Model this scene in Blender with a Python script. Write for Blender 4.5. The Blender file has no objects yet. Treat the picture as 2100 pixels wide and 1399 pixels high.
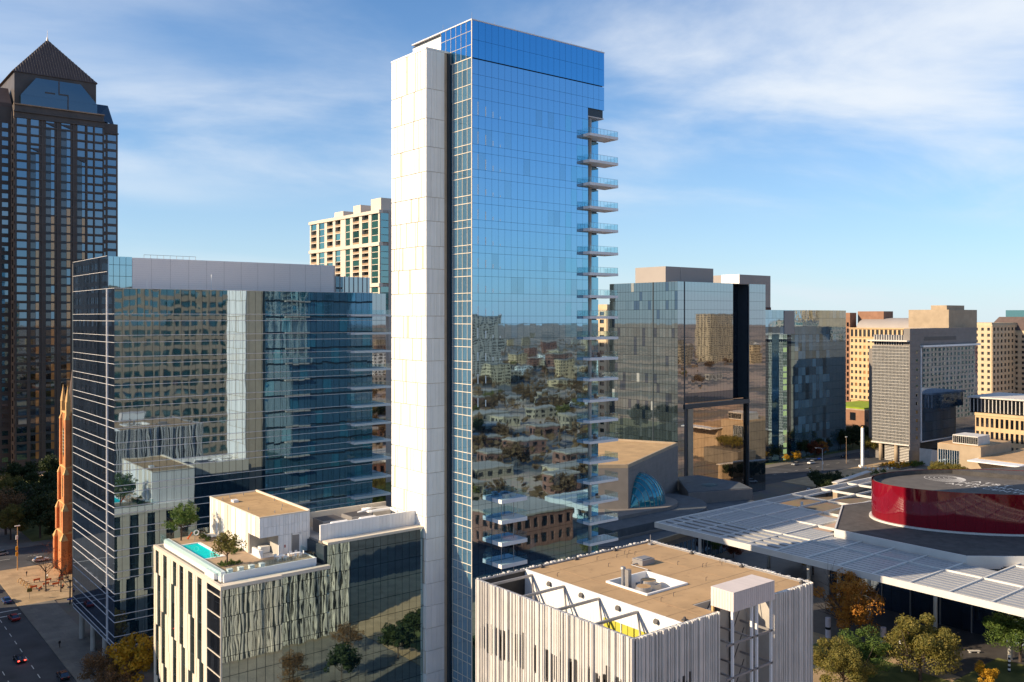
import bpy, bmesh, math, random
import numpy as np
from mathutils import Vector, Matrix

# ------------------------------------------------------------------ camera, sky, sun, exposure
scene = bpy.context.scene
COL = scene.collection
R = math.radians
cam_data = bpy.data.cameras.new('Camera')
cam = bpy.data.objects.new('Camera', cam_data)
COL.objects.link(cam)
cam.location = (0, 0, 75)
cam.rotation_euler = (R(90), 0, -math.atan(1480 / 1850))
cam_data.sensor_width = 36
cam_data.lens = 1850 / 2100 * 36
cam_data.shift_y = -0.0236
cam_data.clip_start = 0.5
cam_data.clip_end = 40000
scene.camera = cam

SUN_EL = R(25)
SUN_AZ = math.atan2(-0.93, 0.36)           # compass angle from +Y: the sun stands over the left side, behind the towers
sun_vec = Vector((math.sin(SUN_AZ) * math.cos(SUN_EL), math.cos(SUN_AZ) * math.cos(SUN_EL), math.sin(SUN_EL)))
world = bpy.data.worlds.new('World')
scene.world = world
world.use_nodes = True
wn = world.node_tree.nodes
wl = world.node_tree.links
wn.clear()
w_out = wn.new('ShaderNodeOutputWorld')
w_bg = wn.new('ShaderNodeBackground')
w_bg.inputs['Strength'].default_value = 0.10
sky = wn.new('ShaderNodeTexSky')
sky.sky_type = 'NISHITA'
sky.sun_disc = False
sky.sun_elevation = SUN_EL
sky.sun_rotation = SUN_AZ
sky.altitude = 150
sky.air_density = 1.0
sky.dust_density = 0.0
sky.ozone_density = 8.0
# thin cirrus, laid out on a plane high above so that it streaks towards the horizon
tc = wn.new('ShaderNodeTexCoord')
sep = wn.new('ShaderNodeSeparateXYZ')
wl.new(tc.outputs['Generated'], sep.inputs[0])
zc = wn.new('ShaderNodeMath'); zc.operation = 'ADD'; zc.inputs[1].default_value = 0.14
zm = wn.new('ShaderNodeMath'); zm.operation = 'MAXIMUM'; zm.inputs[1].default_value = 0.02
wl.new(sep.outputs['Z'], zc.inputs[0]); wl.new(zc.outputs[0], zm.inputs[0])
vd = wn.new('ShaderNodeVectorMath'); vd.operation = 'DIVIDE'
cmb = wn.new('ShaderNodeCombineXYZ')
for i in range(3): wl.new(zm.outputs[0], cmb.inputs[i])
wl.new(tc.outputs['Generated'], vd.inputs[0]); wl.new(cmb.outputs[0], vd.inputs[1])
mp = wn.new('ShaderNodeMapping')
mp.inputs['Rotation'].default_value = (0, 0, R(24))
mp.inputs['Scale'].default_value = (0.75, 1.05, 0.0)
mp.inputs['Location'].default_value = (17.42, 5.826, 0)
wl.new(vd.outputs[0], mp.inputs['Vector'])
n1 = wn.new('ShaderNodeTexNoise'); n1.inputs['Scale'].default_value = 1.05; n1.inputs['Detail'].default_value = 9; n1.inputs['Roughness'].default_value = 0.56; n1.inputs['Distortion'].default_value = 0.35
n2 = wn.new('ShaderNodeTexNoise'); n2.inputs['Scale'].default_value = 0.36; n2.inputs['Detail'].default_value = 3
wl.new(mp.outputs[0], n1.inputs['Vector']); wl.new(mp.outputs[0], n2.inputs['Vector'])
r1 = wn.new('ShaderNodeMapRange'); r1.inputs['From Min'].default_value = 0.34; r1.inputs['From Max'].default_value = 0.70; r1.interpolation_type = 'SMOOTHSTEP'
r2 = wn.new('ShaderNodeMapRange'); r2.inputs['From Min'].default_value = 0.36; r2.inputs['From Max'].default_value = 0.62; r2.interpolation_type = 'SMOOTHSTEP'
wl.new(n1.outputs['Fac'], r1.inputs['Value']); wl.new(n2.outputs['Fac'], r2.inputs['Value'])
mm = wn.new('ShaderNodeMath'); mm.operation = 'MULTIPLY'
wl.new(r1.outputs[0], mm.inputs[0]); wl.new(r2.outputs[0], mm.inputs[1])
ms = wn.new('ShaderNodeMath'); ms.operation = 'MULTIPLY'; ms.inputs[1].default_value = 0.92; ms.use_clamp = True
wl.new(mm.outputs[0], ms.inputs[0])
cmix = wn.new('ShaderNodeMix'); cmix.data_type = 'RGBA'
cmix.inputs['B'].default_value = (5.9, 6.2, 6.6, 1)
grade = wn.new('ShaderNodeMix'); grade.data_type = 'RGBA'; grade.blend_type = 'MULTIPLY'; grade.inputs['Factor'].default_value = 1.0
grade.inputs['B'].default_value = (0.83, 1.05, 1.06, 1)       # the clear, slightly cool air of the day
wl.new(sky.outputs[0], grade.inputs['A'])
wl.new(ms.outputs[0], cmix.inputs['Factor']); wl.new(grade.outputs['Result'], cmix.inputs['A'])
# pale ground haze, the same all round the horizon
za = wn.new('ShaderNodeMath'); za.operation = 'MAXIMUM'; za.inputs[1].default_value = 0.0
zb = wn.new('ShaderNodeMath'); zb.operation = 'MULTIPLY'; zb.inputs[1].default_value = -7.0
ze = wn.new('ShaderNodeMath'); ze.operation = 'EXPONENT'
zf = wn.new('ShaderNodeMath'); zf.operation = 'MULTIPLY'; zf.inputs[1].default_value = 0.85
wl.new(sep.outputs['Z'], za.inputs[0]); wl.new(za.outputs[0], zb.inputs[0]); wl.new(zb.outputs[0], ze.inputs[0]); wl.new(ze.outputs[0], zf.inputs[0])
hz = wn.new('ShaderNodeMix'); hz.data_type = 'RGBA'; hz.inputs['B'].default_value = (4.6, 5.3, 5.8, 1)
wl.new(zf.outputs[0], hz.inputs['Factor']); wl.new(cmix.outputs['Result'], hz.inputs['A'])
wl.new(hz.outputs['Result'], w_bg.inputs['Color']); wl.new(w_bg.outputs[0], w_out.inputs['Surface'])

sun_data = bpy.data.lights.new('Sun', 'SUN')
sun_data.energy = 5.0
sun_data.angle = R(0.53)
sun_data.color = (1.0, 0.785, 0.53)
sun = bpy.data.objects.new('Sun', sun_data)
COL.objects.link(sun)
sun.rotation_euler = sun_vec.to_track_quat('Z', 'Y').to_euler()
sun.location = (-200, 100, 400)

scene.view_settings.view_transform = 'Standard'
scene.view_settings.look = 'None'
scene.view_settings.exposure = 0.64
scene.view_settings.gamma = 1.0
scene.cycles.use_denoising = True
scene.cycles.max_bounces = 8
scene.cycles.transparent_max_bounces = 12
scene.cycles.sample_clamp_indirect = 6.0

# ------------------------------------------------------------------ helpers
rng = random.Random(11)

def thing(name, label, cat, loc=(0, 0, 0), rotz=0.0, group=None, kind=None):
    o = bpy.data.objects.new(name, None)
    COL.objects.link(o)
    o.empty_display_size = 0.5
    o.location = loc
    o.rotation_euler = (0, 0, rotz)
    o['label'] = label
    if cat: o['category'] = cat
    if group: o['group'] = group
    if kind: o['kind'] = kind
    return o

def origin_of(p):
    v = Vector((0, 0, 0))
    while p is not None:
        v += p.location
        p = p.parent
    return v

class MB:
    """collects faces in world coordinates and links them as one mesh object"""
    def __init__(s): s.v = []; s.f = []
    def quad(s, a, b, c, d):
        n = len(s.v); s.v += [tuple(a), tuple(b), tuple(c), tuple(d)]; s.f.append((n, n + 1, n + 2, n + 3)); return s
    def poly(s, pts):
        n = len(s.v); s.v += [tuple(p) for p in pts]; s.f.append(tuple(range(n, n + len(pts)))); return s
    def box(s, x0, x1, y0, y1, z0, z1):
        n = len(s.v)
        s.v += [(x0, y0, z0), (x1, y0, z0), (x1, y1, z0), (x0, y1, z0), (x0, y0, z1), (x1, y0, z1), (x1, y1, z1), (x0, y1, z1)]
        s.f += [tuple(n + i for i in f) for f in ((0, 3, 2, 1), (4, 5, 6, 7), (0, 1, 5, 4), (1, 2, 6, 5), (2, 3, 7, 6), (3, 0, 4, 7))]
        return s
    def fbox(s, F, u0, u1, z0, z1, n0, n1):
        """box on a facade F=(ox,oy,ux,uy): along u, up z, outward n"""
        ox, oy, ux, uy = F
        nx, ny = uy, -ux
        P = lambda u, n, z: (ox + ux * u + nx * n, oy + uy * u + ny * n, z)
        k = len(s.v)
        s.v += [P(u0, n1, z0), P(u1, n1, z0), P(u1, n0, z0), P(u0, n0, z0), P(u0, n1, z1), P(u1, n1, z1), P(u1, n0, z1), P(u0, n0, z1)]
        s.f += [tuple(k + i for i in f) for f in ((0, 3, 2, 1), (4, 5, 6, 7), (0, 1, 5, 4), (1, 2, 6, 5), (2, 3, 7, 6), (3, 0, 4, 7))]
        return s
    def prism(s, pts, z0, z1):
        """extruded polygon (counter-clockwise seen from above)"""
        n = len(s.v); k = len(pts)
        zz = z0 if isinstance(z0, (list, tuple)) else [z0] * k
        zt = z1 if isinstance(z1, (list, tuple)) else [z1] * k
        s.v += [(p[0], p[1], zz[i]) for i, p in enumerate(pts)] + [(p[0], p[1], zt[i]) for i, p in enumerate(pts)]
        s.f.append(tuple(n + i for i in reversed(range(k)))); s.f.append(tuple(n + k + i for i in range(k)))
        for i in range(k):
            j = (i + 1) % k
            s.f.append((n + i, n + j, n + k + j, n + k + i))
        return s
    def tube(s, a, b, r0, r1=None, seg=8):
        a = Vector(a); b = Vector(b); r1 = r0 if r1 is None else r1
        d = (b - a).normalized()
        q = d.to_track_quat('Z', 'Y')
        n = len(s.v)
        for c, r in ((a, r0), (b, r1)):
            for i in range(seg):
                t = 2 * math.pi * i / seg
                s.v.append(tuple(c + q @ Vector((r * math.cos(t), r * math.sin(t), 0))))
        for i in range(seg):
            j = (i + 1) % seg
            s.f.append((n + i, n + j, n + seg + j, n + seg + i))
        s.f.append(tuple(n + i for i in reversed(range(seg)))); s.f.append(tuple(n + seg + i for i in range(seg)))
        return s
    def path(s, pts, r, seg=8):
        for a, b in zip(pts[:-1], pts[1:]): s.tube(a, b, r, r, seg)
        return s
    def cone(s, c, r0, z0, z1, seg=8, r1=0.0):
        return s.tube((c[0], c[1], z0), (c[0], c[1], z1), r0, max(r1, 0.01), seg)
    def mesh(s, name, mat, off=Vector((0, 0, 0)), smooth=False):
        me = bpy.data.meshes.new(name)
        me.from_pydata([(x - off.x, y - off.y, z - off.z) for x, y, z in s.v], [], s.f)
        if mat: me.materials.append(mat)
        if smooth: me.polygons.foreach_set('use_smooth', [True] * len(me.polygons))
        me.update()
        return me
    def build(s, name, mat, parent=None, smooth=False, loc=None, **tags):
        off = origin_of(parent) if parent else Vector(loc or (0, 0, 0))
        o = bpy.data.objects.new(name, s.mesh(name, mat, off, smooth))
        COL.objects.link(o)
        if parent: o.parent = parent
        else: o.location = off
        for k, v in tags.items(): o[k] = v
        return o

UNIT = {}
def unit_mesh(name, mat):
    key = (name, mat.name)
    if key not in UNIT:
        UNIT[key] = MB().box(-.5, .5, -.5, .5, -.5, .5).mesh(name, mat)
    return UNIT[key]

def piece(name, mat, parent, center, size, rotz=0.0, tilt=(0, 0), **tags):
    """one box-shaped piece that shares its mesh with its look-alikes"""
    o = bpy.data.objects.new(name, unit_mesh(name, mat))
    o.location = Vector(center) - origin_of(parent)
    o.rotation_euler = (tilt[0], tilt[1], rotz)
    o.scale = size
    o.parent = parent
    COL.objects.link(o)
    for k, v in tags.items(): o[k] = v
    return o

def fpiece(name, mat, parent, F, u0, u1, z0, z1, n0, n1, tilt=0.0, **tags):
    ox, oy, ux, uy = F
    u = (u0 + u1) / 2; n = (n0 + n1) / 2
    c = (ox + ux * u + uy * n, oy + uy * u - ux * n, (z0 + z1) / 2)
    t = (rng.gauss(0, tilt), 0)
    rz = math.atan2(uy, ux) + rng.gauss(0, tilt)
    return piece(name, mat, parent, c, (abs(u1 - u0), abs(n1 - n0), abs(z1 - z0)), rz, t, **tags)

def pieces(name, parent, items, limit=300, tilt=0.0):
    """items: (mat, F, u0,u1,z0,z1,n0,n1). The largest become parts of their own, the rest one part."""
    items = sorted(items, key=lambda i: -abs((i[3] - i[2]) * (i[5] - i[4])))
    for m, F, *b in items[:limit]:
        fpiece(name, m, parent, F, *b, tilt=tilt)
    rest = {}
    for m, F, *b in items[limit:]:
        rest.setdefault(m.name, (m, MB()))[1].fbox(F, *b)
    for m, mb in rest.values():
        mb.build(name + '_field', m, parent, kind='stuff')

def copy_tree(o, parent=None):
    c = o.copy()
    COL.objects.link(c)
    c.parent = parent
    for ch in o.children: copy_tree(ch, c)
    return c

# ------------------------------------------------------------------ materials
def nodes_of(m):
    m.use_nodes = True
    return m.node_tree.nodes, m.node_tree.links, m.node_tree.nodes['Principled BSDF']

def world_noise(nd, lk, scale, detail=3, stretch=(1, 1, 1), rough=0.55, offset=True):
    g = nd.new('ShaderNodeNewGeometry')
    mp_ = nd.new('ShaderNodeMapping'); mp_.inputs['Scale'].default_value = stretch
    lk.new(g.outputs['Position'], mp_.inputs['Vector'])
    n = nd.new('ShaderNodeTexNoise'); n.inputs['Scale'].default_value = scale; n.inputs['Detail'].default_value = detail; n.inputs['Roughness'].default_value = rough
    lk.new(mp_.outputs[0], n.inputs['Vector'])
    return n

def mat(name, col, rough=0.7, var=0.12, scale=0.6, metal=0.0, spec=0.4, stretch=(1, 1, 1), bump=0.0, bscale=6.0, rnd=0.0, col2=None):
    m = bpy.data.materials.new(name)
    nd, lk, b = nodes_of(m)
    b.inputs['Roughness'].default_value = rough
    b.inputs['Metallic'].default_value = metal
    b.inputs['Specular IOR Level'].default_value = spec
    n = world_noise(nd, lk, scale, 6, stretch)
    ramp = nd.new('ShaderNodeValToRGB')
    c1 = [max(0, c * (1 - var)) for c in col]
    c2 = list(col2) if col2 else [min(1, c * (1 + var)) for c in col]
    ramp.color_ramp.elements[0].position = 0.3; ramp.color_ramp.elements[1].position = 0.7
    ramp.color_ramp.elements[0].color = (*c1, 1); ramp.color_ramp.elements[1].color = (*c2, 1)
    lk.new(n.outputs['Fac'], ramp.inputs[0])
    out = ramp.outputs[0]
    if rnd > 0:
        oi = nd.new('ShaderNodeObjectInfo')
        mr = nd.new('ShaderNodeMapRange'); mr.inputs['To Min'].default_value = 1 - rnd; mr.inputs['To Max'].default_value = 1 + rnd
        lk.new(oi.outputs['Random'], mr.inputs['Value'])
        hs = nd.new('ShaderNodeHueSaturation'); lk.new(mr.outputs[0], hs.inputs['Value']); lk.new(out, hs.inputs['Color'])
        out = hs.outputs[0]
    lk.new(out, b.inputs['Base Color'])
    if bump > 0:
        bn = world_noise(nd, lk, bscale, 4)
        bp = nd.new('ShaderNodeBump'); bp.inputs['Distance'].default_value = bump; bp.inputs['Strength'].default_value = 0.8
        lk.new(bn.outputs['Fac'], bp.inputs['Height']); lk.new(bp.outputs[0], b.inputs['Normal'])
    return m

def brick_mat(name, c1, c2, mortar, w=.5, h=.17, m_=.03, flat=False):
    m = bpy.data.materials.new(name)
    nd, lk, b = nodes_of(m)
    g = nd.new('ShaderNodeNewGeometry'); s = nd.new('ShaderNodeSeparateXYZ'); c = nd.new('ShaderNodeCombineXYZ'); ad = nd.new('ShaderNodeMath'); ad.operation = 'ADD'
    lk.new(g.outputs['Position'], s.inputs[0])
    if flat:
        lk.new(s.outputs['X'], c.inputs[0]); lk.new(s.outputs['Y'], c.inputs[1])
    else:
        lk.new(s.outputs['X'], ad.inputs[0]); lk.new(s.outputs['Y'], ad.inputs[1]); lk.new(ad.outputs[0], c.inputs[0]); lk.new(s.outputs['Z'], c.inputs[1])
    t = nd.new('ShaderNodeTexBrick'); t.inputs['Scale'].default_value = 1.0
    t.inputs['Brick Width'].default_value = w; t.inputs['Row Height'].default_value = h; t.inputs['Mortar Size'].default_value = m_ * .5
    t.inputs['Color1'].default_value = (*c1, 1); t.inputs['Color2'].default_value = (*c2, 1); t.inputs['Mortar'].default_value = (*mortar, 1)
    lk.new(c.outputs[0], t.inputs['Vector'])
    n = world_noise(nd, lk, .25, 6); mr = nd.new('ShaderNodeMapRange'); mr.inputs['To Min'].default_value = .55; mr.inputs['To Max'].default_value = 1.35
    mx = nd.new('ShaderNodeMix'); mx.data_type = 'RGBA'; mx.blend_type = 'MULTIPLY'; mx.inputs['Factor'].default_value = 1
    lk.new(n.outputs['Fac'], mr.inputs['Value']); lk.new(t.outputs['Color'], mx.inputs['A']); lk.new(mr.outputs[0], mx.inputs['B'])
    lk.new(mx.outputs['Result'], b.inputs['Base Color']); b.inputs['Roughness'].default_value = .85
    return m

def glass(name, inside, tint, mirror=0.5, wob=0.004, wscale=0.35, rough=0.02, stretch=(1, 1, 0.6), rnd=0.35):
    """coated facade glass: a tinted mirror film over a dark interior, slightly out of flat"""
    m = bpy.data.materials.new(name)
    m.use_nodes = True
    nd, lk = m.node_tree.nodes, m.node_tree.links
    nd.clear()
    out = nd.new('ShaderNodeOutputMaterial')
    dif = nd.new('ShaderNodeBsdfDiffuse'); gl = nd.new('ShaderNodeBsdfGlossy')
    gl.inputs['Roughness'].default_value = rough; gl.inputs['Color'].default_value = (*tint, 1)
    oi = nd.new('ShaderNodeObjectInfo')
    mr = nd.new('ShaderNodeMapRange'); mr.inputs['To Min'].default_value = 1 - rnd; mr.inputs['To Max'].default_value = 1 + rnd
    lk.new(oi.outputs['Random'], mr.inputs['Value'])
    hs = nd.new('ShaderNodeHueSaturation'); hs.inputs['Color'].default_value = (*inside, 1)
    lk.new(mr.outputs[0], hs.inputs['Value']); lk.new(hs.outputs[0], dif.inputs['Color'])
    lw = nd.new('ShaderNodeLayerWeight'); lw.inputs['Blend'].default_value = 0.35
    fm = nd.new('ShaderNodeMapRange'); fm.inputs['To Min'].default_value = mirror; fm.inputs['To Max'].default_value = 1.0
    lk.new(lw.outputs['Fresnel'], fm.inputs['Value'])
    mx = nd.new('ShaderNodeMixShader')
    lk.new(fm.outputs[0], mx.inputs[0]); lk.new(dif.outputs[0], mx.inputs[1]); lk.new(gl.outputs[0], mx.inputs[2])
    lk.new(mx.outputs[0], out.inputs['Surface'])
    if wob > 0:
        n = world_noise(nd, lk, wscale, 1.5, stretch, 0.45)
        bp = nd.new('ShaderNodeBump'); bp.inputs['Distance'].default_value = wob; bp.inputs['Strength'].default_value = 1.0
        lk.new(n.outputs['Fac'], bp.inputs['Height'])
        lk.new(bp.outputs[0], gl.inputs['Normal'])
    return m

def clear_glass(name, tint, alpha=0.35):
    m = bpy.data.materials.new(name)
    m.use_nodes = True
    nd, lk = m.node_tree.nodes, m.node_tree.links
    nd.clear()
    out = nd.new('ShaderNodeOutputMaterial')
    tr = nd.new('ShaderNodeBsdfTransparent'); tr.inputs['Color'].default_value = (*tint, 1)
    gl = nd.new('ShaderNodeBsdfGlossy'); gl.inputs['Roughness'].default_value = 0.03; gl.inputs['Color'].default_value = (.8, .9, .95, 1)
    mx = nd.new('ShaderNodeMixShader'); mx.inputs[0].default_value = alpha
    lk.new(tr.outputs[0], mx.inputs[1]); lk.new(gl.outputs[0], mx.inputs[2]); lk.new(mx.outputs[0], out.inputs['Surface'])
    return m

def leaf_mat(name, col, col2, rnd=0.15):
    m = bpy.data.materials.new(name)
    nd, lk, b = nodes_of(m)
    n = world_noise(nd, lk, 0.9, 3)
    ramp = nd.new('ShaderNodeValToRGB')
    ramp.color_ramp.elements[0].position = 0.35; ramp.color_ramp.elements[1].position = 0.65
    ramp.color_ramp.elements[0].color = (*col, 1); ramp.color_ramp.elements[1].color = (*col2, 1)
    lk.new(n.outputs['Fac'], ramp.inputs[0])
    lk.new(ramp.outputs[0], b.inputs['Base Color'])
    b.inputs['Roughness'].default_value = 0.6
    b.inputs['Specular IOR Level'].default_value = 0.25
    tl = nd.new('ShaderNodeBsdfTranslucent'); lk.new(ramp.outputs[0], tl.inputs['Color'])
    mx = nd.new('ShaderNodeMixShader'); mx.inputs[0].default_value = 0.3
    o = nd['Material Output']
    lk.new(b.outputs[0], mx.inputs[1]); lk.new(tl.outputs[0], mx.inputs[2]); lk.new(mx.outputs[0], o.inputs['Surface'])
    return m

def emit(name, col, s):
    m = bpy.data.materials.new(name)
    nd, lk, b = nodes_of(m)
    b.inputs['Base Color'].default_value = (*col, 1)
    b.inputs['Emission Color'].default_value = (*col, 1)
    b.inputs['Emission Strength'].default_value = s
    return m

def roof_mat(name, col, stain):
    m = mat(name, col, .9, .16, .22, bump=.02, bscale=2)
    nd, lk = m.node_tree.nodes, m.node_tree.links; b = nd['Principled BSDF']
    src = b.inputs['Base Color'].links[0].from_socket
    n = world_noise(nd, lk, .11, 8, rough=.7); r = nd.new('ShaderNodeMapRange'); r.inputs['From Min'].default_value = .56; r.inputs['From Max'].default_value = .72
    n2 = world_noise(nd, lk, .9, 3); r2 = nd.new('ShaderNodeMapRange'); r2.inputs['From Min'].default_value = .60; r2.inputs['From Max'].default_value = .78
    ad = nd.new('ShaderNodeMath'); ad.operation = 'MAXIMUM'
    lk.new(n.outputs['Fac'], r.inputs['Value']); lk.new(n2.outputs['Fac'], r2.inputs['Value']); lk.new(r.outputs[0], ad.inputs[0]); lk.new(r2.outputs[0], ad.inputs[1])
    f = nd.new('ShaderNodeMath'); f.operation = 'MULTIPLY'; f.inputs[1].default_value = .75; lk.new(ad.outputs[0], f.inputs[0])
    mx = nd.new('ShaderNodeMix'); mx.data_type = 'RGBA'; mx.inputs['B'].default_value = (*stain, 1)
    lk.new(f.outputs[0], mx.inputs['Factor']); lk.new(src, mx.inputs['A']); lk.new(mx.outputs['Result'], b.inputs['Base Color'])
    return m

A = {}
A['white_panel'] = mat('white_panel', (.82, .81, .79), .55, .04, .25, rnd=.05)
A['slab_panel'] = mat('slab_panel', (.81, .80, .77), .55, .06, .5, stretch=(1, 1, .12), rnd=.07)
A['cream_panel'] = mat('cream_panel', (.70, .62, .50), .55, .05, .25, rnd=.04)
A['white_metal'] = mat('white_metal', (.72, .73, .74), .45, .05, .3, spec=.5)
A['fin'] = mat('fin', (.66, .65, .66), .4, .04, .3)
A['cream_line'] = mat('cream_line', (.68, .61, .51), .55, .06, .3)
A['mull_light'] = mat('mull_light', (.66, .60, .50), .4, .05, .5)
A['mull_dark'] = mat('mull_dark', (.03, .045, .06), .4, .1, .5)
A['concrete'] = mat('concrete', (.40, .38, .35), .8, .12, .5, bump=.01)
A['pale_concrete'] = mat('pale_concrete', (.56, .54, .51), .7, .08, .6)
A['gravel'] = mat('gravel', (.22, .20, .18), .95, .5, 3.0)
A['tan_roof'] = roof_mat('tan_roof', (.43, .285, .15), (.27, .17, .09))
A['tan_roof2'] = roof_mat('tan_roof2', (.44, .295, .15), (.24, .14, .07))
A['asphalt'] = mat('asphalt', (.055, .058, .065), .85, .35, .12, bump=.01)
A['sidewalk'] = brick_mat('sidewalk', (.15, .14, .125), (.19, .175, .15), (.09, .085, .08), 1.8, 1.8, .03, flat=True)
A['plaza'] = brick_mat('plaza', (.36, .26, .15), (.44, .32, .19), (.22, .16, .10), 2.4, 2.4, .04, flat=True)
A['paint'] = mat('paint', (.62, .62, .58), .7, .2, 1.2)
A['grass'] = mat('grass', (.10, .14, .03), .9, .45, .25, col2=(.16, .17, .05))
A['tower_glass'] = glass('tower_glass', (.004, .03, .06), (.36, .60, .80), .72, .0100, .30, rnd=.6)
A['tower_blind'] = glass('tower_blind', (.05, .13, .19), (.37, .61, .80), .60, .0100, .30, rnd=.6)
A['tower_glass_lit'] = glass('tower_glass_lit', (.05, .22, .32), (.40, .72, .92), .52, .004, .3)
A['tower_side'] = glass('tower_side', (.05, .13, .20), (.52, .76, .94), .42, .003, .3, rnd=.3)
A['tower_crown'] = glass('tower_crown', (.002, .035, .09), (.20, .52, .80), .68, .002, .3)
A['office_glass'] = glass('office_glass', (.005, .022, .042), (.52, .72, .92), .52, .0100, .30, rnd=.5)
A['office_spandrel'] = glass('office_spandrel', (.010, .036, .062), (.56, .74, .90), .48, .0100, .30)
A['office_side'] = glass('office_side', (.018, .030, .050), (.58, .68, .82), .50, .003, .3)
A['hotel_glass'] = glass('hotel_glass', (.006, .024, .030), (.66, .86, .88), .58, .0085, .55, stretch=(1.2, 1.2, .35))
A['hotel_pale'] = glass('hotel_pale', (.06, .11, .11), (.80, .94, .93), .62, .0075, .5, stretch=(1.2, 1.2, .35))
A['window'] = glass('window', (.030, .038, .036), (.40, .50, .52), .18, .002, .4, rnd=.6)
A['window_teal'] = glass('window_teal', (.03, .11, .11), (.50, .75, .78), .32, .002, .4, rnd=.4)
A['window_dark'] = glass('window_dark', (.012, .014, .018), (.45, .52, .60), .15, .002, .4, rnd=.5)
A['dark_glass'] = glass('dark_glass', (.012, .020, .028), (.62, .70, .78), .50, .0045, .28)
A['dark_glass2'] = glass('dark_glass2', (.006, .012, .022), (.35, .45, .60), .30, .003, .28)
A['bronze_glass'] = glass('bronze_glass', (.015, .014, .013), (.85, .72, .60), .58, .0050, .30)
A['blue_glass'] = glass('blue_glass', (.01, .05, .09), (.55, .78, .90), .55, .006, .4)
A['rail_glass'] = clear_glass('rail_glass', (.86, .94, .95), .08)
A['granite'] = mat('granite', (.078, .066, .062), .55, .15, .2)
A['granite_light'] = mat('granite_light', (.32, .22, .15), .6, .12, .2)
A['roof_tile'] = mat('roof_tile', (.095, .066, .060), .7, .15, .3)
A['screen_metal'] = mat('screen_metal', (.80, .77, .77), .5, .04, .05, metal=.1)
A['rib'] = mat('rib', (.66, .64, .61), .45, .08, .4, metal=.2)
A['rib_gap'] = mat('rib_gap', (.035, .035, .036), .6, .3, .3)
A['steel'] = mat('steel', (.30, .29, .29), .5, .12, .5, metal=.4)
A['dark_steel'] = mat('dark_steel', (.07, .065, .065), .55, .15, .5)
A['canopy'] = mat('canopy', (.62, .61, .58), .5, .06, .3)
A['stage_roof'] = mat('stage_roof', (.075, .07, .068), .95, .25, .5)
A['stone'] = mat('stone', (.36, .285, .20), .85, .12, .3, bump=.01)
A['stone_grey'] = mat('stone_grey', (.20, .185, .175), .85, .10, .35, bump=.01)
A['tan_precast'] = mat('tan_precast', (.56, .40, .23), .8, .08, .2)
A['sand_precast'] = mat('sand_precast', (.52, .41, .27), .8, .08, .2)
A['brick_orange'] = brick_mat('brick_orange', (.52, .150, .045), (.60, .21, .07), (.50, .28, .14))
A['brick_trim'] = mat('brick_trim', (.58, .36, .15), .8, .12, .8)
A['brick'] = brick_mat('brick', (.25, .095, .06), (.30, .12, .08), (.3, .22, .18))
A['seam'] = mat('seam', (.37, .25, .14), .85, .2, .5)
A['bark'] = mat('bark', (.07, .05, .04), .9, .3, 2.0)
A['leaf_olive'] = leaf_mat('leaf_olive', (.10, .105, .024), (.25, .205, .05))
A['leaf_green'] = leaf_mat('leaf_green', (.050, .100, .024), (.13, .19, .040))
A['leaf_dark'] = leaf_mat('leaf_dark', (.020, .036, .014), (.045, .065, .020))
A['leaf_orange'] = leaf_mat('leaf_orange', (.34, .125, .018), (.50, .24, .04))
A['leaf_yellow'] = leaf_mat('leaf_yellow', (.40, .20, .012), (.55, .34, .03))
A['leaf_rust'] = leaf_mat('leaf_rust', (.10, .022, .014), (.17, .055, .022))
A['leaf_brown'] = leaf_mat('leaf_brown', (.13, .072, .034), (.22, .13, .06))
A['rubber'] = mat('rubber', (.015, .015, .016), .8, .2, 2)
A['car_dark'] = mat('car_dark', (.02, .02, .025), .25, .1, 1, spec=.6)
A['car_silver'] = mat('car_silver', (.42, .44, .46), .3, .05, 1, metal=.5)
A['car_white'] = mat('car_white', (.70, .71, .72), .3, .05, 1, spec=.6)
A['car_red'] = mat('car_red', (.30, .02, .02), .3, .1, 1, spec=.6)
A['car_glass'] = glass('car_glass', (.01, .012, .014), (.5, .6, .7), .2, 0)
A['tail_light'] = emit('tail_light', (1.0, .05, .03), 5.0)
A['head_lamp'] = mat('head_lamp', (.8, .8, .78), .2, .03, 2)
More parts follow.
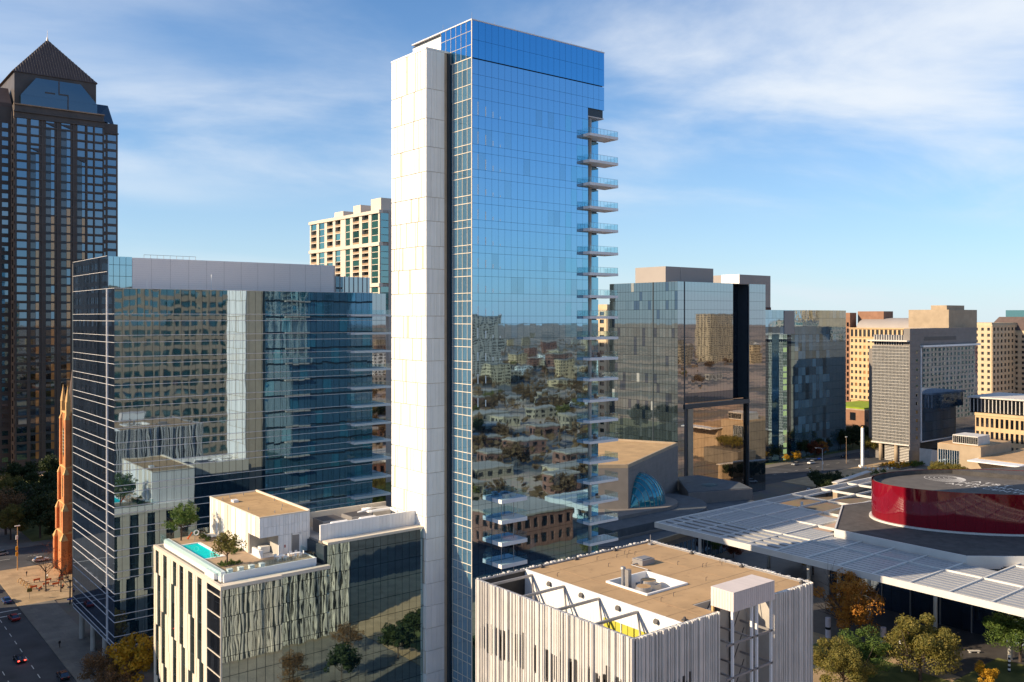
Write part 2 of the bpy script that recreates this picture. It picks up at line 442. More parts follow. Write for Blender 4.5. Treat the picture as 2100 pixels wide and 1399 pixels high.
# ------------------------------------------------------------------ the tall residence tower
FZ = [113.1, 107.65, 102.9, 98.0, 93.4, 88.6, 84.2, 79.5, 75.15, 70.8, 66.5, 62.2, 57.8, 53.5, 49.2, 45.0, 40.8, 36.6, 32.4, 28.1, 23.8, 19.5, 15.2, 10.9, 6.6]
def residence_tower():
    T = thing('residence_tower', 'tall slender tower of blue mirror glass with stacked corner balconies', 'tower', (118, 148, 0))
    core = MB()
    poly = [(100.5, 137.75), (130.3, 137.75), (130.3, 139.6), (134.9, 139.6), (134.9, 158.4), (100.5, 158.4)]
    core.prism(poly, 0, 117.0)
    core.box(100.5, 134.9, 137.75, 158.4, 117.2, 123.7)
    core.box(100.55, 134.85, 137.8, 158.3, 123.9, 130.7)
    core.build('core', A['mull_dark'], T)
    F = (100.3, 137.5, 1, 0)
    W = 34.8; n = 22; w = W / n; g = .022
    it = []
    rows = [(131.0, 127.4, 'c'), (127.4, 123.95, 'c'), (123.75, 120.9, 's'), (120.9, 118.8, 's'), (118.8, 116.3, 's'), (116.3, 113.1, 'v')]
    for k, z in enumerate(FZ):
        sp = 2.4 if k == 0 else 1.5
        z2 = FZ[k + 1] if k + 1 < len(FZ) else 2.0
        rows.append((z, z - sp, 's')); rows.append((z - sp, z2, 'v'))
    for zt, zb, kind in rows:
        for c in range(n):
            if c >= 19 and zb < 116.9: continue
            m = A['tower_crown'] if kind == 'c' else A['tower_glass']
            if kind == 'v' and c >= 15 and rng.random() < .42 and zb > 70: m = A['tower_glass_lit']  # lighter pane colour stands in for sky seen through the corner
            elif kind == 'v' and rng.random() < .10: m = A['tower_blind']
            it.append((m, F, c * w + g, (c + 1) * w - g, zb + g, zt - g, -.2, 0))
    # the strip just above the corner notch
    pieces('glass_panel', T, it, 300, tilt=.0012)
    # inner walls of the corner notch
    Fi = (130.4, 139.4, 1, 0); it = []
    for k, z in enumerate(FZ):
        z2 = FZ[k + 1] if k + 1 < len(FZ) else 2.0
        for c in range(3):
            it.append((A['tower_glass_lit'], Fi, c * 1.6 + g, (c + 1) * 1.6 - g, z2 + .1, z - .8, -.1, 0))
    it += [(A['tower_glass_lit'], Fi, c * 1.6 + g, (c + 1) * 1.6 - g, 113.2, 116.9, -.1, 0) for c in range(3)]
    pieces('notch_glass', T, it, 80)
    Fn = (130.4, 137.5, 0, 1)
    MB().fbox(Fn, 0, 1.9, 2, 116.9, -.1, 0).build('notch_return', A['tower_glass_lit'], T)
    MB().box(130.45, 135.0, 137.55, 139.4, 116.92, 117.15).build('notch_soffit', A['pale_concrete'], T)
    # left side: clear glass with pale mullions
    Fx = (100.3, 144.3, 0, -1); ys = [0, .6, 2.3, 3.8, 5.4, 6.8]; it = []
    zl = [123.9, 122.0, 118.9, 116.2]
    for k, z in enumerate(FZ):
        zl += [z, z - (2.4 if k == 0 else 1.5)]
    zl.append(2.0)
    for a, b in zip(zl[:-1], zl[1:]):
        for u0, u1 in zip(ys[:-1], ys[1:]):
            it.append((A['tower_side'], Fx, u0 + .03, u1 - .03, b + .03, a - .03, -.2, 0))
    pieces('side_pane', T, it, 240, tilt=.0006)
    for z in zl[:-1]:
        fpiece('side_transom', A['mull_light'], T, Fx, .5, 6.8, z - .055, z + .055, -.1, .10)
    for u in ys[1:]:
        fpiece('side_mullion', A['mull_light'], T, Fx, u - .035, u + .035, 2, 123.8, -.1, .08)
    fpiece('corner_mullion', A['mull_light'], T, F, -.07, .05, 2, 131.0, -.1, .10)
    # crown, left side
    Fc = (100.32, 147.8, 0, -1); it = []
    for a, b in ((131.0, 129.0), (129.0, 126.4), (126.4, 124.0)):
        for c in range(6):
            it.append((A['tower_crown'], Fc, c * 1.7 + .05, (c + 1) * 1.7 - .05, b + .05, a - .05, -.2, 0))
    pieces('crown_pane', T, it, 40)
    for c in range(7): fpiece('crown_mullion', A['mull_light'], T, Fc, c * 1.7 - .025, c * 1.7 + .025, 124, 131.05, -.1, .06)
    for z in (124.0, 126.4, 129.0): fpiece('crown_transom', A['mull_light'], T, Fc, 0, 10.2, z - .03, z + .03, -.1, .06)
    MB().box(100.2, 135.15, 137.42, 158.4, 131.0, 131.22).build('parapet_cap', A['fin'], T)
    MB().box(100.9, 134.4, 137.9, 157.8, 130.5, 130.9).build('roof', A['gravel'], T)
    for x, y in ((100.6, 137.9), (100.6, 147.5), (106, 137.9), (111, 137.9), (116, 137.9), (121, 137.9), (126, 137.9), (134.7, 137.9)):
        MB().tube((x, y, 131.2), (x, y, 132.6 if x < 101 else 131.9), .04, .02, 5).build('lightning_rod', A['steel'], T)
    # opaque stair slab on the left, clad in upright panels
    MB().box(95.2, 99.9, 145.2, 157.7, 0, 126.3).build('slab_core', A['slab_joint'], T)
    MB().box(94.95, 100.3, 145.0, 157.9, 126.3, 126.65).build('slab_cap', A['white_panel'], T)
    MB().box(99.9, 100.45, 144.4, 157.7, 0, 126.2).build('slab_recess', A['mull_dark'], T)
    MB().box(100.35, 104, 147.9, 158.2, 123, 130.3).build('penthouse_wall', A['white_panel'], T)
    Fl = (95.0, 157.8, 0, -1); Ff = (95.0, 145.0, 1, 0); itl = []; itf = []
    zr = [126.3, 118.8] + FZ + [2.0]
    for a, b in zip(zr[:-1], zr[1:]):
        u = 0.0
        while u < 12.7:
            wd = rng.choice((.18, .2, .9, 1.5, 2.1, .2, .18, .5)) if u > 0 else 1.0
            e = min(12.8, u + wd)
            if 12.8 - e < .3: e = 12.8
            itl.append((A['cream_line'] if wd < .3 else A['slab_panel'], Fl, u + .025, e - .025, b + .07, a - .07, -.2, 0 if wd > .3 else -.05))
            u = e
        u = 0.0
        while u < 4.1:
            e = min(4.2, u + rng.choice((.35, .6, .9, 1.2)))
            if 4.2 - e < .2: e = 4.2
            itf.append((A['white_panel'], Ff, u + .02, e - .02, b + .045, a - .045, -.2, 0))
            u = e
    pieces('slab_panel', T, itl, 300)
    pieces('slab_end_panel', T, itf, 150)
    fpiece('slab_reveal', A['white_panel'], T, Ff, 4.25, 4.9, 0, 118.7, -.5, -.25)
    Fb = (135.0, 158.6, -1, 0); it = []
    for k, z in enumerate(FZ):
        z2 = FZ[k + 1] if k + 1 < len(FZ) else 2.0
        for c in range(14):
            it.append((A['tower_side'] if (c * 5 + k) % 7 else A['tower_glass_lit'], Fb, c * 2.48 + .05, c * 2.48 + 2.43, z2 + .05, z - .5, -.2, 0))
        if k % 1 == 0: fpiece('rear_slab', A['concrete'], T, Fb, 22, 29, z - .35, z, 0, 1.0)
    pieces('rear_pane', T, it, 100)
    # corner balconies and their column
    MB().tube((131.5, 138.25, 0), (131.5, 138.25, 117), .46, .46, 14).build('corner_column', A['concrete'], T, smooth=True)
    for k, z in enumerate(FZ[:22]):
        b = MB().box(129.0, 137.3, 135.5, 139.6, z - .55, z).build('balcony', A['white_metal'], T)
        MB().box(129.08, 137.2, 135.55, 135.6, z, z + 1.15).box(129.05, 129.1, 135.6, 137.45, z, z + 1.15).box(137.2, 137.25, 135.55, 139.5, z, z + 1.15).build('railing', A['rail_glass'], b)
        r = MB()
        for i in range(9): r.box(129.1 + i * 1.01, 129.13 + i * 1.01, 135.57, 135.6, z, z + 1.18)
        r.box(129.05, 137.25, 135.56, 135.61, z + 1.15, z + 1.19)
        r.build('rail_post', A['steel'], b)
        s = MB()
        if k in (10, 11, 12, 14, 17):
            x = 130.2 + rng.random() * 2
            s.box(x, x + 1.4, 137.9, 138.7, z + .35, z + .42).box(x + .1, x + .2, 138, 138.1, z, z + .4).box(x + 1.2, x + 1.3, 138.4, 138.5, z, z + .4)
            s.box(x + 2.2, x + 2.9, 137.6, 138.3, z, z + .45).box(x + 2.2, x + 2.9, 138.2, 138.35, z + .45, z + .95)
            s.build('terrace_furniture', A['dark_steel'], b)
    for k, z in enumerate((40.3, 36.4, 32.2, 28.0, 23.8)):
        b = MB().box(105.1, 111.4, 134.5, 137.45, z - .75, z).build('low_balcony', A['white_metal'], T)
        MB().box(105.2, 111.3, 134.55, 134.6, z, z + 1.15).box(105.15, 105.2, 134.6, 137.3, z, z + 1.15).box(111.3, 111.35, 134.55, 137.3, z, z + 1.15).build('railing', A['rail_glass'], b)
        if k:
            MB().tube((106.2, 136.0, z), (106.2, 136.0, z + 3.5), .07, .07, 6).tube((109.2, 136.0, z), (109.2, 136.0, z + 3.5), .07, .07, 6).build('hanger', A['steel'], b)
        else:
            MB().box(106.6, 107.6, 135.3, 136.2, z, z + .7).box(108.4, 109.6, 135.8, 136.8, z, z + .6).build('terrace_furniture', A['pale_concrete'], b)
    # light glinting through the corner, put in as pale strips on the glass
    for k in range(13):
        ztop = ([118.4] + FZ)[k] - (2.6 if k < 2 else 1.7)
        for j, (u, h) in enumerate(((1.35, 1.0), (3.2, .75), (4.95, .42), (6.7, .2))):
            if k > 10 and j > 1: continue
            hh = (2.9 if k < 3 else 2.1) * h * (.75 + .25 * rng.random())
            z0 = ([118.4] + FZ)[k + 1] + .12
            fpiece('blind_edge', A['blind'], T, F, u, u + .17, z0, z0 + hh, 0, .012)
    return T
A['slab_joint'] = mat('slab_joint', (.50, .41, .30), .7, .1, .5)
A['blind'] = mat('blind', (.80, .95, .97), .5, .03, 1)  # colour of the painted glints on the corner glass
residence_tower()
# ------------------------------------------------------------------ the wide office block with white floor lines
def office_block():
    T = thing('office_block', 'wide dark teal glass office block ruled by thin white floor lines', 'building', (85, 215, 0))
    X0, Y0 = 51.9, 195.4
    X1 = 112.2                      # end of the main front, before the balcony corner
    step = 4.42
    zs = [80.9]; z = 75.6
    while z > 7: zs += [z, z - 1.45]; z -= step
    zs = [a for a in zs if a > 6.9] + [6.9]
    core = MB().box(X0 + .25, X1 - .1, Y0 + .25, 232, 7.1, 80.7).box(X1 - .2, 117.8, Y0 + 3.2, 232, 0, 80.7)
    core.box(X0 + 5, X1, Y0 + 6, 232, 0, 7.2)
    core.build('core', A['mull_dark'], T)
    F = (X0, Y0, 1, 0); n = 40; w = (X1 - X0) / n; it = []
    for a, b in zip(zs[:-1], zs[1:]):
        sp = a - b < 2
        for c in range(n):
            it.append((A['office_spandrel'] if sp else A['office_glass'], F, c * w + .035, (c + 1) * w - .035, b + .04, a - .04, -.2, 0))
    pieces('glass_panel', T, it, 300, tilt=.0014)
    Fx = (X0, 230.0, 0, -1); it = []; n2 = 22; w2 = (230.0 - Y0) / n2
    zx = [87.8, 84.5] + zs
    for a, b in zip(zx[:-1], zx[1:]):
        for c in range(n2):
            if a > 81 and c * w2 > 29: continue
            it.append((A['office_side'], Fx, c * w2 + .03, (c + 1) * w2 - .03, b + .04, a - .04, -.2, 0))
    pieces('side_panel', T, it, 300, tilt=.0008)
    for z in zs:
        fpiece('floor_line', A['fin'], T, F, -.1, X1 - X0, z - .05, z + .05, -.1, .12)
    for z in zx:
        fpiece('side_floor_line', A['fin'], T, Fx, 0, 34.6 if z < 81 else 29.2, z - .035, z + .035, -.1, .08)
    for u in (28.9, 29.35): fpiece('corner_strip', A['fin'], T, Fx, u, u + .14, 7, 81, -.1, .16)
    # balcony corner on the right
    F2 = (X1, Y0 + 3.0, 1, 0); it = []
    for a, b in zip(zs[:-1], zs[1:]):
        for c in range(4):
            it.append((A['dark_glass'], F2, c * 1.4 + .03, (c + 1) * 1.4 - .03, b + .04, a - .04, -.2, 0))
    pieces('recess_panel', T, it, 130)
    for z in [q for i, q in enumerate(zs[1:-1]) if i % 2 == 0]:
        bq = MB().box(106.2, 116.4, Y0 - 1.9, Y0 + 3.0, z - .5, z).build('balcony', A['white_metal'], T)
        MB().box(106.3, 116.3, Y0 - 1.85, Y0 - 1.8, z, z + 1.1).box(106.25, 106.3, Y0 - 1.85, Y0, z, z + 1.1).build('railing', A['rail_glass'], bq)
    # roof: glass corner and metal screen
    MB().box(X0 + .25, 57.0, 201.2, 232, 80.7, 87.6).box(57.0, 104.7, 201.3, 228, 80.7, 87.3).build('roof_core', A['dark_steel'], T)
    Fr = (X0, 201.0, 1, 0); it = []
    for a, b in ((87.8, 86.0), (86.0, 83.6), (83.6, 80.95)):
        for c in range(4): it.append((A['blue_glass'], Fr, c * 1.27 + .04, (c + 1) * 1.27 - .04, b + .04, a - .04, -.15, 0))
    pieces('roof_corner_pane', T, it, 20)
    Fs = (57.0, 201.0, 1, 0)
    for k in range(14):
        z = 81.0 + k * .475
        fpiece('screen_louvre', A['screen_metal'], T, Fs, 0, 47.8, z + .006, z + .469, -.12, 0)
    for i in range(1, 12): fpiece('screen_joint', A['steel'], T, Fs, i * 4 - .02, i * 4 + .02, 81, 87.6, 0, .015)
    MB().box(104.6, 104.9, 201.0, 228, 81, 87.6).build('screen_end', A['screen_metal'], T)
    MB().box(104.9, 117.5, 206, 230, 80.7, 85.2).build('plant_screen', A['dark_glass'], T)
    for i in range(10): fpiece('plant_screen_post', A['steel'], T, (104.9, 206, 1, 0), i * 1.3, i * 1.3 + .2, 80.8, 85.4, -.1, .12)
    MB().box(X0 + .1, X1, Y0 + .1, 201, 80.6, 80.85).build('roof_ledge', A['gravel'], T)
    for x, h in ((59.2, 2.2), (73, 3.6)): MB().tube((x, 198, 80.8), (x, 198, 80.8 + h), .12, .1, 6).build('antenna', A['white_metal'], T)
    rail = MB()
    for i in range(9): rail.tube((60 + i * 1.4, 203, 87.4), (60 + i * 1.4, 203, 88.5), .04, .04, 5)
    rail.tube((60, 203, 88.5), (71.2, 203, 88.5), .04, .04, 5)
    rail.build('roof_rail', A['steel'], T)
    # undercroft: columns and recessed base
    for y in (197.5, 207, 217, 227): MB().tube((X0 + 1.2, y, 0), (X0 + 1.2, y, 7), .6, .6, 10).build('column', A['concrete'], T)
    MB().box(X0 + .2, X1, Y0 + .2, 232, 6.8, 7.05).build('soffit', A['pale_concrete'], T)
    Fb = (X0 + 5, Y0 + 6, 1, 0)
    for i in range(16): fpiece('lobby_pane', A['office_glass'], T, Fb, i * 3.4 + .05, i * 3.4 + 3.35, .3, 6.6, -.1, .05)
    return T
office_block()

# ------------------------------------------------------------------ hotel with the rooftop pool
def hotel():
    T = thing('hotel_building', 'mid-rise hotel with cream striped front and a turquoise rooftop pool', 'building', (72, 160, 0))
    core = MB().box(54.95, 74.3, 145.4, 178.5, 0, 30.7).box(74.2, 95.0, 146.4, 160.5, 0, 34.2)
    core.build('core', A['mull_dark'], T)
    floors = [29.2 - 3.26 * k for k in range(10)]
    # left front: upright windows that shift sideways every couple of storeys, pale panels between
    Fx = (54.7, 178.9, 0, -1); LEN = 178.9 - 150.6
    cols = [(.9, 3.0, 1.0), (5.4, 7.7, -1.0), (10.9, 13.0, -1.0), (14.5, 16.7, 1.0), (19.0, 21.4, 1.0), (23.6, 25.9, .9)]
    starts = [2, 4, 2, 5, 3, 5]
    edges = [30.4] + floors + [0.0]
    win = []; pan = []
    def facade(F, length, cols, starts):
        for r in range(len(edges) - 1):
            zt, zb = edges[r], edges[r + 1]
            u = 0.0
            for ci, (a, b, sh) in enumerate(cols):
                flip = ((r - starts[ci]) // 3) % 2 == 0 if r >= starts[ci] else False
                d = sh * (1.0 if flip else 0.0)
                a_, b_ = a + d, b + d
                win.append((A['window'], F, a_, b_, zb + .06, zt - .02, -.35, -.18))
                win.append((A['mull_dark'], F, a_, b_, zb - .02, zb + .06, -.35, -.12))
                if a_ - u > .05:
                    mid = u + (a_ - u) * (.45 + .1 * ((ci * 7 + r // 3) % 3))
                    pan.append((A['cream_panel'], F, u, mid - .02, zb, zt - .015, -.3, 0))
                    pan.append((A['cream_panel'], F, mid + .02, a_, zb, zt - .015, -.3, -.05))
                u = b_
            pan.append((A['cream_panel'], F, u, length, zb, zt - .015, -.3, 0))
    facade(Fx, LEN, cols, starts)
    # rear front, seen in the mirror of the office block
    Fr = (74.6, 178.9, -1, 0)
    facade(Fr, 19.9, [(1.2, 3.0, .8), (5.0, 7.0, -.8), (9.4, 11.2, .8), (13.0, 15.0, .8), (17.0, 18.6, .6)], [2, 4, 3, 5, 2])
    pieces('window', T, [i for i in win if i[0] is A['window']], 200, tilt=.0006)
    mb = MB()
    for i in win:
        if i[0] is A['mull_dark']: mb.fbox(*i[1:])
    mb.build('transom', A['mull_dark'], T, kind='stuff')
    pieces('wall_panel', T, pan, 300)
    fpiece('roof_edge', A['cream_panel'], T, Fx, -.05, 34.75, 30.4, 31.05, -.5, .06)
    fpiece('rear_roof_edge', A['cream_panel'], T, Fr, 0, 19.85, 30.4, 31.0, -.5, .05)
    # glazed corner
    Fc = (54.72, 150.5, 0, -1)
    cg = []
    for r in range(len(edges) - 1):
        for c in range(4): cg.append((A['window_dark'], Fc, c * 1.53 + .03, c * 1.53 + 1.5, edges[r + 1] + .08, edges[r] - .05, -.3, -.05))
        fpiece('corner_transom', A['mull_light'], T, Fc, 0, 6.15, edges[r + 1] - .05, edges[r + 1] + .08, -.3, .06)
    pieces('corner_pane', T, cg, 60, tilt=.0006)
    fpiece('corner_post', A['mull_light'], T, Fc, 6.12, 6.25, 0, 30.5, -.2, .08)
    fpiece('jamb', A['cream_panel'], T, Fc, -.35, -.02, 0, 30.4, -.3, .05)
    # right front in three steps
    Ff = (54.7, 144.3, 1, 0); it = []
    for r in range(len(edges) - 1):
        for c in range(7): it.append((A['hotel_pale'], Ff, c * 1.53 + .04, (c + 1) * 1.53 - .04, edges[r + 1] + .04, edges[r] - .04, -.2, 0))
    Fs = (65.5, 145.0, 1, 0)
    for r in range(len(edges) - 1):
        for c in range(6): it.append((A['hotel_glass'], Fs, c * 1.52 + .03, (c + 1) * 1.52 - .03, edges[r + 1] + .04, edges[r] - .04, -.2, 0))
    Fw = (74.65, 146.0, 1, 0); we = [34.3, 32.46] + floors + [0]
    for r in range(len(we) - 1):
        for c in range(13): it.append((A['hotel_glass'], Fw, c * 1.56 + .03, (c + 1) * 1.56 - .03, we[r + 1] + .04, we[r] - .04, -.2, 0))
    pieces('glass_panel', T, it, 300, tilt=.0008)
    MB().box(54.65, 65.4, 144.3, 146, 30.4, 31.0).box(65.3, 74.75, 144.95, 146, 30.4, 30.98).build('front_roof_edge', A['cream_panel'], T)
    MB().box(74.75, 95.0, 145.95, 148.0, 34.3, 34.75).build('wing_roof_edge', A['cream_panel'], T)
    MB().box(54.9, 74.5, 146, 178.7, 30.5, 30.75).build('roof_gravel', A['gravel'], T)
    MB().box(74.6, 95.0, 148.0, 160.4, 34.0, 34.5).build('wing_roof', A['gravel'], T)
    # terrace deck with kerb walls
    MB().box(56.3, 73.0, 147.0, 178.0, 30.7, 31.95).build('terrace_base', A['white_panel'], T)
    dk = MB()
    dk.box(61.0, 72.8, 147.2, 153.0, 31.95, 32.05).box(61.0, 65.0, 153.0, 177.6, 31.95, 32.05).box(56.5, 61.0, 171.4, 177.6, 31.95, 32.05).box(56.9, 61.0, 147.2, 158.9, 31.95, 32.05)
    dk.build('terrace_deck', A['deck'], T)
    MB().box(56.0, 56.8, 147.6, 176.5, 30.8, 32.45).build('pool_wall', A['white_panel'], T)
    MB().box(56.25, 73.05, 146.95, 147.2, 31.0, 32.2).build('kerb', A['white_panel'], T)
    MB().box(72.8, 73.05, 147.2, 153, 31.0, 32.2).build('kerb', A['white_panel'], T)
    MB().box(55.3, 56.0, 149, 153.2, 31.0, 32.0).build('bench_wall', A['white_panel'], T)
    # pool: coping, basin and water
    MB().box(60.45, 61.0, 158.9, 171.4, 31.9, 32.12).box(56.8, 61.0, 158.6, 158.95, 31.9, 32.12).box(56.8, 61.0, 171.1, 171.45, 31.9, 32.12).build('pool_coping', A['white_panel'], T)
    MB().box(56.8, 60.45, 158.95, 171.1, 31.9, 31.93).build('pool_floor', A['pool_floor'], T)
    MB().box(56.8, 60.45, 158.95, 171.1, 31.96, 31.995).build('pool_water', A['pool_water'], T)
    MB().box(59.75, 60.45, 158.95, 171.1, 31.93, 31.955).build('pool_ledge', A['pool_ledge'], T)
    MB().path([(59.3, 159.3, 32), (59.3, 159.1, 32.9), (59.3, 158.7, 32.9), (59.3, 158.6, 32)], .04, 6).path([(58.6, 159.3, 32), (58.6, 159.1, 32.9), (58.6, 158.7, 32.9), (58.6, 158.6, 32)], .04, 6).build('pool_ladder', A['steel'], T)
    for x0, x1, y0, y1 in ((55.5, 55.54, 146.5, 177), (56.6, 72.6, 147.05, 147.09), (72.9, 72.94, 147.1, 153), (55.6, 65, 177.8, 177.84)):
        MB().box(x0, x1, y0, y1, 31.9, 33.2).build('glass_railing', A['rail_glass'], T)
    # penthouse box with a covered bar
    box = MB().box(65.2, 74.6, 158.0, 177.0, 31.9, 39.0).box(65.2, 74.6, 153.2, 158.1, 35.6, 39.0).box(68.6, 74.6, 153.2, 158.1, 31.9, 35.7)
    box.build('penthouse_core', A['concrete'], T)
    it = []
    Fl = (65.0, 177.2, 0, -1); u = 0.0
    while u < 24.0:
        e = min(24.1, u + rng.choice((.5, .9, 1.3, .6, 1.6)))
        if 24.1 - e < .35: e = 24.1
        it.append((rng.choice((A['white_panel'], A['cream_panel'], A['white_panel'])), Fl, u + .03, e - .03, 35.7 if u > 19.0 else 32.05, 39.2, -.2, -.08 * rng.randint(0, 1)))
        u = e
    Fp = (65.0, 153.0, 1, 0)
    u = 0.0
    while u < 9.6:
        e = min(9.7, u + rng.choice((.35, .6, .8)))
        if 9.7 - e < .25: e = 9.7
        for zb, zt in ((35.65, 37.4), (37.43, 39.2)): it.append((A['white_panel'], Fp, u + .02, e - .02, zb, zt, -.2, 0))
        if e > 3.6 and not (6.3 < (u + e) / 2 < 7.9): it.append((A['white_panel'], Fp, max(u, 3.6) + .02, e - .02, 32.05, 35.6, -.2, 0))
        u = e
    Fb = (74.7, 177.2, -1, 0)
    for i in range(9): it.append((A['white_panel'], Fb, i * 1.07 + .02, i * 1.07 + 1.05, 31, 39.2, -.2, 0))
    pieces('penthouse_panel', T, it, 120)
    fpiece('penthouse_door', A['steel'], T, Fp, 6.4, 7.8, 32.05, 35.3, -.35, -.15)
    fpiece('door_head', A['white_panel'], T, Fp, 6.3, 7.9, 35.3, 35.62, -.2, 0)
    fpiece('red_sign', A['car_red'], T, Fp, 4.7, 4.95, 33.3, 33.8, 0, .04)
    MB().box(64.95, 74.75, 152.95, 153.15, 39.2, 39.4).box(64.95, 65.15, 153.15, 177.3, 39.2, 39.4).box(74.5, 74.8, 153.15, 177.3, 39.2, 39.55).box(65.15, 74.5, 177.1, 177.3, 39.2, 39.4).build('penthouse_parapet', A['cream_panel'], T)
    MB().box(65.15, 74.5, 153.15, 177.1, 38.9, 39.2).build('penthouse_roof', A['tan_roof2'], T)
    MB().box(66.6, 67.6, 169, 170.4, 39.2, 39.65).build('roof_hatch', A['white_metal'], T)
    for i in range(5): MB().box(65.2, 74.45, 155.5 + i * 4.6, 155.58 + i * 4.6, 39.19, 39.215).build('roof_seam', A['seam'], T)
    for x, y in ((66, 173), (68, 174.5), (71, 175), (66.3, 161), (69, 155.5), (71, 157), (73.6, 166), (72.5, 160)):
        MB().tube((x, y, 39.2), (x, y, 39.7), .09, .09, 6).build('roof_vent', A['steel'], T)
    MB().box(65.3, 65.8, 153.3, 157.0, 32.05, 33.3).box(66.6, 68.4, 156.2, 157.6, 32.05, 33.2).build('bar_counter', A['white_panel'], T)
    # plant enclosure on the wing
    MB().box(74.75, 95.0, 148.9, 149.2, 34.5, 37.35).build('plant_parapet', A['white_panel'], T)
    for i in range(28): fpiece('parapet_panel', A['white_panel'], T, (74.75, 148.9, 1, 0), i * .72 + .015, i * .72 + .70, 34.55, 37.3, 0, .05)
    MB().box(74.75, 95.0, 159.9, 160.3, 34.5, 37.3).build('plant_rear_parapet', A['cream_panel'], T)
    MB().box(74.75, 95, 149.0, 160.2, 34.45, 34.6).build('plant_floor', A['concrete'], T)
    for x in (77.2, 83.2):
        c = MB().box(x, x + 4.4, 152.6, 156.8, 34.6, 37.0).build('cooling_unit', A['steel'], T)
        MB().box(x + .2, x + 4.2, 152.8, 156.6, 37.0, 37.05).build('fan_deck', A['dark_steel'], c)
        MB().tube((x + .8, 150.9, 36.4), (x + 4.0, 150.9, 36.4), .75, .75, 14).tube((x + .55, 150.9, 36.4), (x + .8, 150.9, 36.4), .45, .75, 14).build('duct_drum', A['white_panel'], c, smooth=False)
    MB().path([(88, 158, 36), (88, 154, 37.2), (92.5, 154, 37.2), (92.5, 151.5, 37.0), (92.5, 151.5, 35)], .28, 10).path([(88.8, 158.5, 36.8), (88.8, 155.5, 37.4), (86, 155.5, 36.9)], .25, 10).build('pipework', A['white_panel'], T)
    MB().box(90.2, 94, 156.5, 158.8, 34.6, 36.8).box(89.5, 91, 157, 158.6, 34.6, 37).build('plant_cabinet', A['concrete'], T)
    return T
A['deck'] = mat('deck', (.40, .29, .19), .8, .15, .8, stretch=(1, 6, 1))
A['pool_ledge'] = mat('pool_ledge', (.35, .82, .80), .5, .05, .5)
A['pool_floor'] = mat('pool_floor', (.02, .62, .66), .5, .06, .5)
A['pool_water'] = clear_glass('pool_water', (.35, .98, .98), .12)
hotel()

# furniture and planting on the hotel terrace: each a thing of its own
def lounge_chair(x, y, rz, label, group):
    t = thing('lounge_chair', label, 'chair', (x, y, 32.05), rz, group)
    b = t.location
    mb = MB().box(-.35, .35, -.9, .5, .28, .38); mb2 = MB(); mb2.v = [(-.35, .5, .3), (.35, .5, .3), (.35, 1.0, .75), (-.35, 1.0, .75), (-.35, .5, .38), (.35, .5, .38), (.35, 1.0, .83), (-.35, 1.0, .83)]; mb2.f = [(0, 3, 2, 1), (4, 5, 6, 7), (0, 1, 5, 4), (1, 2, 6, 5), (2, 3, 7, 6), (3, 0, 4, 7)]
    for nm, q in (('seat', mb), ('backrest', mb2)):
        o = bpy.data.objects.new(nm, q.mesh(nm, A['white_metal'])); COL.objects.link(o); o.parent = t
    for lx, ly in ((-.3, -.8), (.3, -.8), (-.3, .4), (.3, .4)):
        o = bpy.data.objects.new('leg', MB().box(lx - .03, lx + .03, ly - .03, ly + .03, 0, .28).mesh('leg', A['white_metal'])); COL.objects.link(o); o.parent = t
    return t
c0 = lounge_chair(64.0, 175.2, R(100), 'white lounge chair in the row beside the penthouse wall', 'lounge chairs along the penthouse wall')
for i in range(1, 6):
    c = copy_tree(c0); c.location = (64.0, 175.2 - i * 1.1 - (3.6 if i > 2 else 0), 32.05)
def table_set():
    t = thing('terrace_table', 'white dining table with chairs on the hotel terrace near the door', 'table', (69, 149.5, 32.05), 0, 'dining tables by the penthouse door')
    o = bpy.data.objects.new('table_top', MB().box(-.9, .9, -.45, .45, .7, .75).mesh('table_top', A['white_metal'])); COL.objects.link(o); o.parent = t
    for lx, ly in ((-.8, -.4), (.8, -.4), (-.8, .4), (.8, .4)):
        o = bpy.data.objects.new('leg', MB().box(lx - .03, lx + .03, ly - .03, ly + .03, 0, .7).mesh('leg', A['white_metal'])); COL.objects.link(o); o.parent = t
    return t
def dining_chair():
    t = thing('dining_chair', 'white dining chair drawn up to a terrace table', 'chair', (0, 0, 32.05), 0, 'white chairs at the terrace tables')
    for nm, q in (('seat', MB().box(-.25, .25, -.25, .25, .42, .47)), ('backrest', MB().box(-.25, .25, .21, .25, .47, .95))):
        o = bpy.data.objects.new(nm, q.mesh(nm, A['white_metal'])); COL.objects.link(o); o.parent = t
    for lx, ly in ((-.22, -.22), (.22, -.22), (-.22, .22), (.22, .22)):
        o = bpy.data.objects.new('leg', MB().box(lx - .025, lx + .025, ly - .025, ly + .025, 0, .42).mesh('leg', A['white_metal'])); COL.objects.link(o); o.parent = t
    return t
t0 = table_set(); d0 = dining_chair(); used = False
for x, y in ((67.6, 150.0), (70.6, 150.2)):
    t = t0 if x < 68 else copy_tree(t0); t.location = (x, y, 32.05)
    for dx, dy, rz in ((-.5, .75, 0), (.5, .75, 0), (-.5, -.75, math.pi), (.5, -.75, math.pi), (1.25, 0, -math.pi / 2)):
        c = copy_tree(d0) if used else d0; used = True
        c.location = (x + dx, y + dy, 32.05); c.rotation_euler = (0, 0, rz)
p0 = thing('planter_cube', 'small white planter cube in the row along the front terrace railing', 'planter', (57.6, 147.9, 32.05), 0, 'planters along the front railing')
o = bpy.data.objects.new('pot', MB().box(-.4, .4, -.4, .4, 0, .6).box(-.45, .45, -.45, .45, .55, .65).mesh('pot', A['white_metal'])); COL.objects.link(o); o.parent = p0
for i in range(1, 4):
    c = copy_tree(p0); c.location = (57.6 + i * 1.9, 147.9, 32.05)
